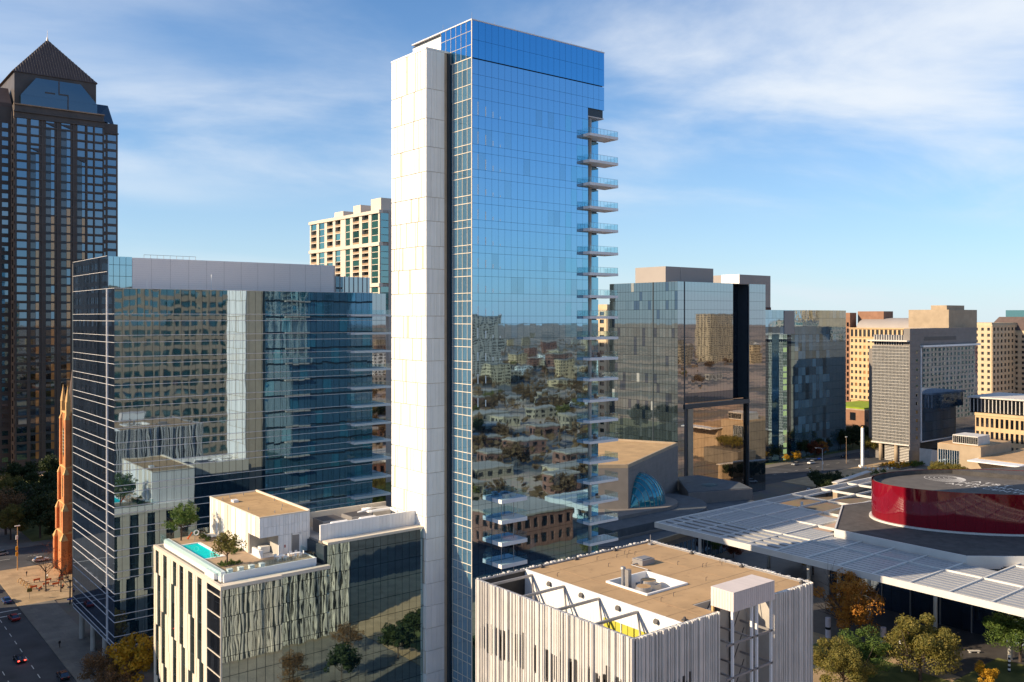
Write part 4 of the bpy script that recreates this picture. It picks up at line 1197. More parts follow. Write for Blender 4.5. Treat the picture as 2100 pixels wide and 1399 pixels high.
    for i in range(31):          # standing seams
        t = (i + .5) / 31
        b = Vector(cs[0]).lerp(Vector(cs[1]), t); s = 1 - abs(2 * t - 1)
        top = b.lerp(Vector(ap), 1.0) ; m_ = Vector((b.x, b.y + 19.5 * s, 193.6 + 23.4 * s))
        MB().tube(tuple(b + Vector((0, -.1, .1))), tuple(m_ + Vector((0, -.1, .1))), .16, .16, 4).build('roof_seam', A['granite'], T)
    MB().tube((102.8, 509.5, 216), (102.8, 509.5, 218), .7, .3, 6).tube((102.8, 509.5, 218), (102.8, 509.5, 222), .14, .05, 6).build('spire', A['steel'], T)
    p = MB().prism([(52, 491), (83.5, 491), (83.5, 530), (52, 530)], 176, 178)
    p.poly([(52, 491, 178), (83.4, 491, 178), (83.4, 500, 187), (52, 500, 187)]); p.poly([(83.4, 491, 178), (83.4, 528, 178), (83.4, 500, 187)])
    p.build('hip_roof', A['roof_tile'], T)
    g = MB(); g.poly([(121.6, 490, 176), (130, 490, 173.5), (128, 494, 184), (121.6, 494, 184)]); g.box(121.6, 128, 494, 520, 173, 184)
    g.build('side_skylight', A['gable_glass'], T)
    return T
A['amber_glass'] = glass('amber_glass', (.34, .17, .065), (.6, .5, .42), .2, .006, .5)  # golden reflections in the granite slots, put into the pane colour
A['window_blue'] = glass('window_blue', (.012, .028, .050), (.36, .54, .72), .34, .003, .3, rnd=.4)
A['gable_glass'] = glass('gable_glass', (.01, .02, .03), (.22, .32, .42), .34, .004, .2)
granite_tower()

# ------------------------------------------------------------------ cream apartment tower behind the office block
def apartment_tower():
    T = thing('apartment_tower', 'cream apartment tower with framed balconies and teal windows behind office block', 'tower', (225, 388, 0))
    X0, Y0, Y1, Z = 206.5, 353.4, 423.0, 123.2
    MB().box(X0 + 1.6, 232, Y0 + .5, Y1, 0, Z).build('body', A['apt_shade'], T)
    F = (X0 + .2, Y1, 0, -1); L = Y1 - Y0; n = 8; w = L / n; fh = 3.26
    fr = MB()
    for c in range(n + 1):
        a = max(0, c * w - 1.3); b = min(L, c * w + 1.3)
        if c == 4: a -= .8; b += 1.6
        fr.fbox(F, a, b, 55, Z, -1.4, .1)
    bands = [Z - .6, Z - 1.2 - 4 * fh - 1, Z - 2.4 - 9 * fh - 2, Z - 3.6 - 13 * fh - 3]
    for z in bands: fr.fbox(F, -.5, L + .4, z - .9, z + .6, -1.4, .6)
    fr.build('frame', A['apt_cream'], T)
    teal = {1, 4, 7}
    zz = []
    for a, b in zip(bands[:-1], bands[1:]):
        k = round((a - b) / fh); h = (a - b - 1.5) / k
        zz += [(b + .6 + j * h, b + .6 + (j + 1) * h) for j in range(k)]
    for c in range(n):
        for z0, z1 in zz:
            a, b = c * w + 1.3, (c + 1) * w - 1.3
            if c in teal or rng.random() < .2:
                fpiece('teal_window', A['window_teal'], T, F, a, b, z0 + .25, z1, -1.5, -.3)
                fpiece('floor_edge', A['apt_cream'], T, F, a, b, z0, z0 + .25, -1.5, -.2)
            else:
                fpiece('balcony_door', A['window'], T, F, a, b, z0 + .3, z1, -1.6, -1.35)
                bl = fpiece('balcony_slab', A['apt_cream'], T, F, a, b + .2, z0, z0 + .3, -1.5, .2)
                fpiece('balcony_rail', A['apt_rail'], T, F, a, b, z0 + .3, z0 + 1.2, 0, .08)
    Ff = (X0 + .2, Y0, 1, 0)
    for z0, z1 in zz:
        fpiece('corner_window', A['window_teal'], T, Ff, .4, 4.4, z0 + .25, z1, -.6, .15)
        fpiece('end_window', A['window'], T, Ff, 10, 13.5, z0 + .4, z1, -.6, .0)
        fpiece('end_slab', A['apt_cream'], T, Ff, 8.5, 15.5, z0 - .1, z0 + .25, -.2, .9)
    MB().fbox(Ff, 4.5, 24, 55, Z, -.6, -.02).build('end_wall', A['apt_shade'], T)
    for y0, y1, x, h in ((354.6, 363.6, 208, 5.6), (375, 382, 209, 4.4), (392, 401, 209, 3.0)):
        MB().box(x, x + 12, y0, y1, Z, Z + h).build('roof_box', A['apt_cream'], T)
    return T
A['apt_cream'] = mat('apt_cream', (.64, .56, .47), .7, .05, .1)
A['apt_shade'] = mat('apt_shade', (.45, .40, .35), .8, .05, .1)  # cream darkened for the shaded end wall, shade put into the colour
A['apt_rail'] = mat('apt_rail', (.34, .24, .15), .6, .1, .2)
apartment_tower()

# ------------------------------------------------------------------ dark mirrored office tower behind the concert hall
def dark_tower():
    T = thing('dark_office_tower', 'dark mirrored office tower with grey roof box and black vertical slot', 'building', (300, 255, 0))
    X0, X1, Y0, Y1, Z = 272.7, 329.8, 236.5, 274.3, 89.0
    MB().box(X0 + .3, 307.9, Y0 + .4, Y1 - .3, 0, Z - .2).box(307.8, X1 - .3, Y0 + 6, Y1 - .3, 0, Z - .2).box(318, X1 - .2, Y0 + .4, Y0 + 7, 0, Z - .2).build('core', A['mull_dark'], T)
    rows = 24; h = Z / rows
    F = (X0, Y0, 1, 0); it = []
    for r in range(rows):
        for c in range(28):
            u0, u1 = c * 2.04, (c + 1) * 2.04
            x = X0 + u0
            if 307.8 < x + 1 < 317.9: continue
            lowpart = r * h < 39 and 276.5 < x + 1 < 318
            if r * h < 42 and r * h >= 38.5 and 276.5 < x + 1 < 318: m = A['dark_glass2']
            else: m = A['bronze_glass'] if lowpart else A['dark_glass']
            it.append((m, F, u0 + .03, u1 - .03, r * h + .04, (r + 1) * h - .04, -.3, 0))
    pieces('glass_panel', T, it, 300, tilt=.0007)
    Fn = (307.9, Y0 + 5.6, 1, 0); it = []
    for r in range(rows):
        for c in range(5): it.append((A['dark_glass2'] if r * h > 38 else A['bronze_glass'], Fn, c * 2.0 + .03, c * 2 + 1.97, r * h + .04, (r + 1) * h - .04, -.2, 0 if r * h > 38 else 4.4))
    pieces('slot_panel', T, it, 120)
    Fx = (X0, Y1, 0, -1); it = []; L = Y1 - Y0; n = 24; w = L / n
    for r in range(rows):
        for c in range(n):
            m = A['dark_side'] if rng.random() > .10 else A['window_pale' if rng.random() < .12 else 'dark_glass2']
            it.append((m, Fx, c * w + .05, (c + 1) * w - .05, r * h + .05, (r + 1) * h - .06, -.3, 0))
    pieces('side_panel', T, it, 300, tilt=.0006)
    fpiece('side_slot', A['mull_dark'], T, Fx, 24.6, 25.1, 0, Z, -.2, .12)
    fpiece('front_slot', A['mull_dark'], T, F, 3.8, 4.3, 38, Z, -.2, .14)
    fpiece('front_edge', A['mull_dark'], T, F, 45.0, 45.5, 0, Z, -.2, .2)
    fpiece('frame_band', A['mull_dark'], T, F, 3.8, 45.3, 38.4, 40.2, -.2, .5)
    fpiece('stone_pier', A['stone'], T, F, 5.8, 8.9, 0, 38.3, -1.6, .4)
    fpiece('shadow_gap', A['mull_dark'], T, F, 4.0, 5.8, 0, 38.3, -.6, .1)
    b = MB().box(280.8, 311.4, 250, 267, Z, 95.8).build('roof_box', A['screen_grey'], T)
    MB().box(290.0, 290.3, 249.85, 250, Z, 95.8).build('box_joint', A['steel'], b)
    MB().box(X0 + .5, X1, Y0 + .6, Y1, Z - .25, Z).build('roof', A['gravel'], T)
    T2 = thing('rear_office_tower', 'pale plant box of an office tower rising behind the dark tower', 'building', (548, 420, 0))
    MB().box(530, 566.7, 402, 435, 82, 105.3).build('plant_box', A['screen_grey'], T2)
    MB().box(529.5, 567, 401.7, 436, 0, 82).build('body', A['dark_glass2'], T2)
    MB().box(529.7, 530, 402, 418, 91, 105.5).build('lit_edge', A['white_panel'], T2)  # white strip standing in for sun on the box edge
A['dark_side'] = glass('dark_side', (.030, .045, .055), (.50, .62, .70), .34, .004, .3, rnd=.5)
A['window_pale'] = mat('window_pale', (.22, .25, .26), .5, .1, .5)
A['screen_grey'] = mat('screen_grey', (.32, .29, .27), .7, .05, .1)
dark_tower()

# ------------------------------------------------------------------ teal glass tower beside the park
def glass_tower():
    T = thing('teal_glass_tower', 'rippling teal glass tower beside the dark row of park trees', 'building', (425, 300, 0))
    X0, X1, Y0, Z = 386.0, 465.0, 279.7, 78.6
    MB().box(X0, X1 - .2, Y0 + .4, 312, 0, Z - .2).build('core', A['mull_dark'], T)
    F = (X0, Y0, 1, 0); it = []
    for r in range(18):
        h = Z / 18
        for c in range(24):
            w = (X1 - X0) / 24
            it.append((A['ripple_glass'] if c > 8 or r > 14 else A['blue_glass'] if (c // 2) % 3 else A['dark_glass2'], F, c * w + .04, (c + 1) * w - .04, r * h + .05, (r + 1) * h - .05, -.2, 0))
    pieces('glass_panel', T, it, 300, tilt=.002)
    s = MB().box(398.5, 405.5, Y0 - 2.2, Y0, 0, 66).build('stair_shaft', A['blue_glass'], T)
    for r in range(20):
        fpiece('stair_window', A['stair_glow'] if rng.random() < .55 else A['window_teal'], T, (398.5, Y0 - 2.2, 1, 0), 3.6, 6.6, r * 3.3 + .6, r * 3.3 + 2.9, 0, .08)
    fpiece('grey_box', A['screen_grey'], T, F, 20, 29, 66, 78.2, 0, .3)
    MB().box(386, 440, 316, 340, 0, 85).build('rear_block', A['blue_glass'], T)
    p = MB().prism([(441, 330), (452, 330), (452, 345), (441, 345)], 78, [87.5, 90, 90, 87.5])
    p.build('slanted_crown', A['window_teal'], T)
    return T
A['ripple_glass'] = glass('ripple_glass', (.10, .20, .27), (.66, .84, .95), .42, .020, .5, rnd=.9)  # panel tones lightened and varied to imitate broken reflections
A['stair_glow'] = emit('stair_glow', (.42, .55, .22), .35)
glass_tower()

# ------------------------------------------------------------------ warm stone buildings on the right
def barrel_building():
    T = thing('barrel_roof_building', 'sunlit tan office building with grey barrel vault roof', 'building', (620, 340, 0))
    X0, Y0, Y1 = 602.0, 300.0, 362.0
    MB().box(X0 + .3, 640, Y0, Y1 - .3, 0, 64).build('body', A['tan_precast'], T)
    F = (X0, Y1 - 3.4, 0, -1); L = Y1 - 3.4 - Y0
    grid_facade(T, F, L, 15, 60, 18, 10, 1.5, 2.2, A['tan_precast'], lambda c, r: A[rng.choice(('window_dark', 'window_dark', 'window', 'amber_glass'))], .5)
    grid_facade(T, F, L, 60.2, 66.5, 18, 1, 1.2, 1.2, A['tan_precast'], A['window_dark'], .5, wname='attic_window', frame='attic_frame')
    fpiece('cornice', A['tan_precast'], T, F, -.5, L, 66.5, 67.2, -.3, 1.2)
    v = MB(); N = 14; prev = None
    for i in range(N + 1):
        t = math.pi / 2 * i / N
        p = (X0 + 17 - 16.5 * math.cos(t), 67.0 + 7.2 * math.sin(t))
        if prev: v.quad((prev[0], Y0, prev[1]), (p[0], Y0, p[1]), (p[0], Y1 - 8, p[1]), (prev[0], Y1 - 8, prev[1]))
        prev = p
    v.build('barrel_roof', A['screen_grey'], T, smooth=True)
    MB().box(X0 - .5, X0 + 8, Y1 - 3.4, Y1, 0, 78).box(X0 + 9, X0 + 22, Y1 - 24, Y1 - 4, 66, 79).build('brick_bay', A['brick_warm'], T)
    Fb = (X0 - .5, Y1, 0, -1)
    for r in range(13): fpiece('bay_window', A['window_dark'], T, Fb, .9, 2.5, 14 + r * 4.5, 17 + r * 4.5, -.2, .05)
    P = thing('green_roof_annex', 'low brick annex with bright green grass roof beside the tan building', 'building', (545, 325, 0))
    MB().box(530, 575, 306, 336, 0, 15.6).build('body', A['brick_warm'], P)
    MB().box(529.8, 575.2, 305.8, 336.2, 15.6, 16.4).build('parapet', A['stone'], P)
    MB().box(530.5, 574.6, 306.5, 335.6, 16.3, 17.3).build('grass_roof', A['grass_bright'], P)
    for i in range(9): fpiece('window', A['window_dark'], P, (530, 306, 1, 0), 2 + i * 4.7, 4.6 + i * 4.7, 8.5, 14.2, -.1, .05)
    for i in range(3): fpiece('window', A['window_dark'], P, (530, 336, 0, -1), 4 + i * 8, 8 + i * 8, 9, 14, -.1, .05)
A['brick_warm'] = mat('brick_warm', (.26, .14, .09), .85, .15, .3)
A['grass_bright'] = mat('grass_bright', (.22, .30, .015), .9, .2, .3)
barrel_building()

def stone_tower():
    T = thing('stone_slab_tower', 'stone tower with metal grid screen on its side and smoky glass front', 'building', (485, 245, 0))
    X0, Y0, Y1 = 445.6, 232.6, 252.2
    MB().box(X0 + .4, 521, Y0 + .4, Y1 - .2, 9.6, 60.5).box(X0 + .35, 521, Y0 + .45, Y0 + 3.2, 60.5, 69).box(X0 + 6, 521, Y1 - .2, Y1 + 6, 0, 58).build('body', A['stone_grey'], T)
    F = (X0, Y0, 1, 0)
    # stone pylon in courses
    for r in range(23):
        fpiece('stone_course', A['stone_grey'], T, F, 0, 10.5, r * 3 + .03, r * 3 + 2.97, -.3, .25)
    for r in range(11): fpiece('slit_window', A['window_dark'], T, F, 6.1, 7.9, 12 + r * 4.4, 13.6 + r * 4.4, .2, .3)
    for r in range(3):
        fpiece('stone_course', A['stone_grey'], T, F, 10.55, 74.5, 60.4 + r * 2.9, 63.25 + r * 2.9, -.3, .15)
    fpiece('louvre_window', A['dark_steel'], T, F, 15, 50, 62.6, 64.6, .1, .22)
    fpiece('glass_hood', A['white_metal'], T, F, 11, 76, 59.2, 60.2, -.3, 1.6)
    it = []
    for r in range(10):
        for c in range(16): it.append((A['smoke_glass'], F, 11.5 + c * 3.95 + .03, 11.5 + (c + 1) * 3.95 - .03, 10.5 + r * 4.85 + .04, 10.5 + (r + 1) * 4.85 - .04, -.2, .5))
    pieces('glass_panel', T, it, 160, tilt=.0007)
    fpiece('glass_edge', A['white_metal'], T, F, 11.0, 11.45, 10.2, 59, -.2, .7); fpiece('glass_foot', A['white_metal'], T, F, 11, 75, 10.0, 10.45, -.2, .7)
    # grid screen
    Fx = (X0, Y1, 0, -1); L = Y1 - Y0
    MB().fbox(Fx, -.6, L - .3, 9.6, 60.0, -.35, -.1).build('screen_back', A['screen_dark'], T)
    fr = MB()
    for c in range(27): fr.fbox(Fx, -.6 + c * .75, -.6 + c * .75 + .09, 9.6, 60.2, -.1, .10)
    for r in range(32): fr.fbox(Fx, -.6, L - .1, 9.6 + r * 1.62, 9.6 + r * 1.62 + .15, -.1, .2)
    fr.build('screen_grid', A['pale_concrete'], T, kind='stuff')
    MB().fbox(Fx, -2, L, 62.3, 63, -6, 2.5).fbox(Fx, -1, L, 9.0, 9.7, -3, .5).build('screen_eave', A['pale_concrete'], T)
    MB().fbox(Fx, 0, L, 60.2, 62.3, -3, -.6).fbox(Fx, 0, L - 1, 63, 65.5, -5, -2).build('attic_band', A['window_dark'], T)
    for c in range(15): fpiece('attic_post', A['pale_concrete'], T, Fx, c * 1.35, c * 1.35 + .3, 60.2, 65.7, -2.1, -.5)
    for u in (3.6, 12.0): MB().tube((X0 + 1, Y1 - u, 0), (X0 + 1, Y1 - u, 9.2), .95, .95, 12).build('column', A['stone'], T, smooth=True)
    for r in range(11): fpiece('base_louvre', A['pale_concrete'], T, Fx, 5.2, L - .5, .4 + r * .8, .75 + r * .8, -2.2, -1.9)
    MB().fbox(Fx, 5, L, 0, 9, -3, -2.3).build('base_wall', A['dark_steel'], T)
    MB().box(501, 535, 239, 262, 68.8, 79).build('upper_block', A['stone'], T)
    MB().box(507, 528, 243, 252, 79, 81.5).build('roof_screen', A['stone'], T)
    # long annex with ranks of windows
    P = thing('long_stone_annex', 'long sunlit tan annex with three ranks of tall windows', 'building', (505, 185, 0))
    MB().box(483.4, 528, 140, 216.5, 0, 24.4).build('body', A['tan_precast'], P)
    grid_facade(P, (483, 216.5, 0, -1), 63, 3.0, 23.8, 26, 3, .95, 2.2, A['tan_precast'], A['window_dark'], .45)
    fpiece('cornice', A['tan_precast'], P, (483, 216.5, 0, -1), -.2, 63, 23.8, 25.2, -.3, .7)
    MB().box(489, 525, 140, 222, 24.4, 32.2).build('upper_body', A['window_dark'], P)
    for c in range(36): fpiece('upper_fin', A['pale_concrete'], P, (489, 222, 0, -1), c * 1.9, c * 1.9 + .35, 25.0, 31.9, 0, .4)
    MB().box(487.5, 526, 140, 223, 32.2, 33).build('upper_roof', A['pale_concrete'], P)
    L_ = thing('low_stone_pavilion', 'low sandy pavilion with glazed roof lantern before the stone tower', 'building', (398, 170, 0))
    MB().box(384, 413, 170, 188, 0, 21).box(381, 425, 150, 170, 0, 16.8).build('body', A['stone'], L_)
    MB().box(384.4, 412.6, 170.4, 187.6, 21, 21.2).box(381.4, 424.6, 150.4, 169.8, 16.8, 17).build('roof', A['tan_roof'], L_)
    MB().box(387, 398, 172.5, 183, 21.1, 24.9).build('lantern', A['pale_concrete'], L_)
    for c in range(13): fpiece('lantern_pane', A['window_dark'], L_, (387, 182.8, 0, -1), c * .79 + .05, c * .79 + .7, 21.6, 24.5, -.1, .05)
    for c in range(9): fpiece('hall_pane', A['office_glass'], L_, (384, 187.6, 0, -1), c * .98 + .04, c * .98 + .9, 9, 18.5, -.1, .06)
    for c in range(10): fpiece('hall_mullion', A['white_metal'], L_, (384, 187.6, 0, -1), c * .98 - .04, c * .98 + .04, 8.8, 18.7, -.1, .2)
    MB().box(374, 384, 151, 171, 16.2, 16.7).build('entrance_canopy', A['white_metal'], L_)
    W = thing('sloping_concrete_wall', 'pale grey sloping wall at the foot of the stone tower', 'wall', (455, 226, 0))
    MB().prism([(447, 222), (472, 222), (472, 228), (447, 228)], 0, [8.5, 4, 4, 8.5]).build('wall', A['pale_concrete'], W)
A['smoke_glass'] = glass('smoke_glass', (.045, .075, .115), (.52, .64, .80), .34, .004, .3)
A['screen_dark'] = mat('screen_dark', (.07, .075, .08), .6, .2, .3)
stone_tower()

def far_tower(name, label, x0, x1, y0, y1, z, ncx, nr, roofm, extra=None):
    T = thing(name, label, 'building', ((x0 + x1) / 2, (y0 + y1) / 2, 0))
    MB().box(x0 + .4, x1 - .4, y0 + .4, y1 - .4, 0, z).build('body', A['sand_precast'], T)
    grid_facade(T, (x0, y1, 0, -1), y1 - y0, 0, z - 3, ncx, nr, (y1 - y0) / ncx * .55, (z - 3) / nr * .5, A['sand_precast'], A['window_dark'], .5, limit=200)
    grid_facade(T, (x0, y0, 1, 0), x1 - x0, 0, z - 3, ncx, nr, (x1 - x0) / ncx * .5, (z - 3) / nr * .45, A['sand_precast'], A['window_dark'], .5, wname='front_window', frame='front_frame', limit=200)
    MB().box(x0 - .6, x1 + .6, y0 - .6, y1 + .6, z - 3, z - 1.6).build('cornice', A['sand_precast'], T)
    if roofm:
        c = [(x0, y0), (x1, y0), (x1, y1), (x0, y1)]; q = [(x0 + 8, y0 + 8), (x1 - 8, y0 + 8), (x1 - 8, y1 - 8), (x0 + 8, y1 - 8)]
        m = MB()
        for i in range(4):
            j = (i + 1) % 4
            m.poly([(*c[i], z), (*c[j], z), (*q[j], z + 12), (*q[i], z + 12)])
        m.poly([(*p, z + 12) for p in q]); m.build('mansard_roof', roofm, T)
        MB().box(x0 + 12, x1 - 12, y0 + 12, y1 - 12, z + 12, z + 18).build('roof_pavilion', A['window_teal'], T)
    return T
far_tower('mansard_tower', 'sunlit beige tower with dark mansard roof beyond the long annex', 846, 905, 318, 370, 63, 9, 13, A['roof_tile'])
far_tower('stepped_beige_tower', 'beige tower half in shade next to the mansard roofed tower', 800, 850, 345, 380, 70, 7, 13, None)
far_tower('slim_beige_tower', 'slim beige tower glimpsed between the stacked balconies and the dark tower', 358, 378, 362, 392, 82, 4, 18, None)
far_tower('corner_beige_block', 'tall sandy block at the far edge behind the mansard roofed tower', 905, 980, 300, 345, 86, 8, 15, None)
# ------------------------------------------------------------------ brick church tower
def church():
    T = thing('church_bell_tower', 'slender orange brick church bell tower with stone pinnacles and dark spire', 'church tower', (66.5, 291, 0))
    cx, cy = 66.5, 291.0
    stages = [(4.3, 0, 12), (3.9, 12, 20.5), (3.55, 20.5, 31), (3.2, 31, 47)]
    for r, z0, z1 in stages:
        MB().box(cx - r, cx + r, cy - r, cy + r, z0, z1).build('brick_stage', A['brick_orange'], T)
        MB().box(cx - r - .22, cx + r + .22, cy - r - .22, cy + r + .22, z1 - .35, z1 + .2).build('string_course', A['brick_trim'], T)
    for sx in (-1, 1):
        for sy in (-1, 1):
            for (r, z0, z1), s in zip(stages, (1.15, 1.0, .85, .75)):
                x, y = cx + sx * r, cy + sy * r
                MB().box(x - s * .8, x + s * .8, y - s * .8, y + s * .8, z0, z1 - 2.2).build('buttress', A['brick_orange'], T)
                m = MB(); k = s * .9
                b = [(x - k, y - k, z1 - 2.2), (x + k, y - k, z1 - 2.2), (x + k, y + k, z1 - 2.2), (x - k, y + k, z1 - 2.2)]
                for i in range(4): m.poly([b[i], b[(i + 1) % 4], (x, y, z1 + .3)])
                m.poly(list(reversed(b))); m.build('buttress_cap', A['brick_trim'], T)
            x, y = cx + sx * 2.9, cy + sy * 2.9
            MB().box(x - .6, x + .6, y - .6, y + .6, 46, 50).cone((x, y), .85, 50, 55.0, 6).build('pinnacle', A['brick_trim'], T)
    # upright brick ribs and lancets on the two near faces
    for F in ((cx - 3.2, cy + 3.2, 0, -1), (cx - 3.2, cy - 3.2, 1, 0)):
        for u in (1.2, 4.6): fpiece('brick_rib', A['brick_trim'], T, F, u, u + .35, 31, 46, -.1, .16)
        m = MB(); ox, oy, ux, uy = F
        pts = [(2.2, 34), (4.2, 34), (4.2, 41), (3.2, 43.6), (2.2, 41)]
        m.poly([(ox + ux * u + uy * .1, oy + uy * u - ux * .1, z) for u, z in pts]); m.build('louvred_lancet', A['dark_steel'], T)
        for z in range(35, 42): fpiece('lancet_louvre', A['steel'], T, F, 2.2, 4.2, z, z + .25, .05, .3)
        fpiece('lancet_jamb', A['brick_trim'], T, F, 1.85, 2.2, 33.6, 42, -.1, .3); fpiece('lancet_jamb', A['brick_trim'], T, F, 4.2, 4.55, 33.6, 42, -.1, .3)
    for F, r in (((cx - 3.9, cy + 3.9, 0, -1), 3.9), ((cx - 3.55, cy + 3.55, 0, -1), 3.55)):
        z0 = 13 if r > 3.6 else 22
        fpiece('narrow_lancet', A['window_dark'], T, F, r - .5, r + .5, z0, z0 + 5.4, -.1, .08)
        fpiece('lancet_frame', A['brick_trim'], T, F, r - .9, r - .5, z0 - .3, z0 + 6, -.1, .2); fpiece('lancet_frame', A['brick_trim'], T, F, r + .5, r + .9, z0 - .3, z0 + 6, -.1, .2)
    m = MB()
    for i in range(8):
        t0, t1 = math.pi / 8 + math.pi / 4 * i, math.pi / 8 + math.pi / 4 * (i + 1)
        m.poly([(cx + 2.7 * math.cos(t0), cy + 2.7 * math.sin(t0), 47), (cx + 2.7 * math.cos(t1), cy + 2.7 * math.sin(t1), 47), (cx, cy, 68)])
    m.build('spire', A['roof_tile'], T)
    MB().tube((cx, cy, 67.5), (cx, cy, 70), .08, .05, 5).box(cx - .5, cx + .5, cy - .06, cy + .06, 69, 69.2).build('cross', A['steel'], T)
    # gabled porch at the foot
    g = MB().box(cx - 2, cx + 9, cy - 7.4, cy - 4.2, 0, 9); g.poly([(cx - 2, cy - 7.4, 9), (cx + 9, cy - 7.4, 9), (cx + 3.5, cy - 7.4, 16)]); g.poly([(cx - 2, cy - 4.2, 9), (cx + 3.5, cy - 4.2, 16), (cx + 9, cy - 4.2, 9)])
    g.poly([(cx - 2, cy - 7.4, 9), (cx + 3.5, cy - 7.4, 16), (cx + 3.5, cy - 4.2, 16), (cx - 2, cy - 4.2, 9)])
    g.build('porch', A['brick_trim'], T)
    MB().box(cx + 4, cx + 50, cy - 4, cy + 14, 0, 16).build('nave', A['brick_orange'], T)
church()

# ------------------------------------------------------------------ ground, streets, pavements
def ground_material():
    m = bpy.data.materials.new('ground')
    nd, lk, b = nodes_of(m)
    n = world_noise(nd, lk, .012, 6)
    r = nd.new('ShaderNodeValToRGB'); e = r.color_ramp.elements
    e[0].position = .35; e[0].color = (.20, .13, .06, 1); e[1].position = .68; e[1].color = (.50, .30, .17, 1)
    x = e.new(.47); x.color = (.12, .11, .10, 1); x = e.new(.54); x.color = (.44, .27, .16, 1)
    lk.new(n.outputs['Fac'], r.inputs[0])
    n2 = world_noise(nd, lk, .35, 5)
    mx = nd.new('ShaderNodeMix'); mx.data_type = 'RGBA'; mx.blend_type = 'MULTIPLY'; mx.inputs['Factor'].default_value = .55
    lk.new(r.outputs[0], mx.inputs['A']); lk.new(n2.outputs['Color'], mx.inputs['B'])
    hs = nd.new('ShaderNodeHueSaturation'); hs.inputs['Value'].default_value = 1.5; hs.inputs['Saturation'].default_value = .8
    lk.new(mx.outputs['Result'], hs.inputs['Color']); lk.new(hs.outputs[0], b.inputs['Base Color'])
    b.inputs['Roughness'].default_value = .95
    return m
A['ground'] = ground_material()
def sheet(name, pts, z, m, **kw):
    o = MB().poly([(x, y, z) for x, y in pts]).build(name, m, None)
    o['kind'] = 'structure'
    return o
def rect(x0, x1, y0, y1): return [(x0, y0), (x1, y0), (x1, y1), (x0, y1)]
sheet('ground', rect(-7000, 7000, -7000, 7000), -.05, A['ground'])
sheet('road', rect(14, 46, -200, 302), .0, A['asphalt'])          # street beside hotel and office block
sheet('road', rect(-300, 700, 302, 328), .02, A['asphalt'])       # cross street past the church
sheet('road', rect(14, 46, 328, 900), .0, A['asphalt'])
sheet('road', rect(300, 620, 244, 270), .0, A['asphalt'])         # street by the park
sheet('road', rect(108, 186, 20, 66), .0, A['asphalt'])
A['plaza_dark'] = mat('plaza_dark', (.075, .07, .068), .5, .2, .4)  # floor under the canopy: its shade is put into a darker colour
A['lawn_dark'] = A['grass']
def kerbed(name, x0, x1, y0, y1, m=None, h=.13):
    o = MB().box(x0, x1, y0, y1, -.04, h).build(name, m or A['sidewalk'], None); o['kind'] = 'structure'; return o
kerbed('pavement', 46, 54.5, 100, 262)
kerbed('pavement', 46, 62, 262, 302, A['plaza'])
kerbed('pavement', 62, 72, 262, 286, A['plaza'])
kerbed('pavement', 46, 300, 328.05, 334)
kerbed('plaza', 105.6, 190, 66, 176, A['plaza'])
kerbed('plaza', 190.05, 300, 66, 176, A['plaza_dark'])
kerbed('plaza', 46, 105.4, 99, 143, A['sidewalk'])
kerbed('pavement', 336, 640, 270.1, 276)
kerbed('pavement', 352, 440, 226, 244, A['plaza'])
kerbed('lawn', 376, 640, 276.1, 330, A['lawn_dark'] if 'lawn_dark' in A else A['grass'])
kerbed('lawn', 186, 207, 76, 88, A['grass'], .17)
kerbed('lawn', 172, 186, 84, 118, A['grass'], .17)
kerbed('lawn', 110, 150, 104, 130, A['grass'], .17)
kerbed('lawn', 63, 300, 334, 470, A['grass'])
# painted markings: each line a part of the street's marking
def markings(name, rects, z):
    for r in rects:
        o = MB().quad((r[0], r[2], z), (r[1], r[2], z), (r[1], r[3], z), (r[0], r[3], z)).build(name, A['paint'], None); o['kind'] = 'structure'
dash = []
for x in (22, 27, 35, 40.5):
    for k in range(16): dash.append((x - .08, x + .08, 195 + k * 6.2, 197.6 + k * 6.2))
markings('lane_marking', dash, .03)
markings('lane_marking', [(30.6, 30.8, 120, 298), (31.2, 31.4, 120, 298), (15, 45.5, 255.2, 255.7), (15, 45.5, 259.4, 259.9), (15, 45.5, 298.2, 298.7)], .034)
markings('lane_marking', [(310 + k * 9, 313 + k * 9, 257 - .1, 257 + .1) for k in range(30)], .03)
markings('lane_marking', [(50 + k * 8, 53 + k * 8, 315 - .1, 315 + .1) for k in range(12)], .05)
# low walls and beds at the park street
w1 = thing('retaining_wall', 'sunlit tan retaining wall below the park street hedge', 'wall', (352, 214, 0))
MB().prism([(336, 206), (372, 212), (372, 214), (336, 208)], 0, 6.5).build('wall', A['stone'], w1)
MB().prism([(335.5, 205.6), (372.4, 211.8), (372.4, 214.2), (335.5, 208.2)], 6.5, 6.9).build('coping', A['pale_concrete'], w1)
kerbed('terrace_bank', 372.2, 383.8, 168, 192, A['sidewalk'], 7.0)
kerbed('flower_bed_ground', 424, 444, 226, 240, A['sidewalk'], .5)

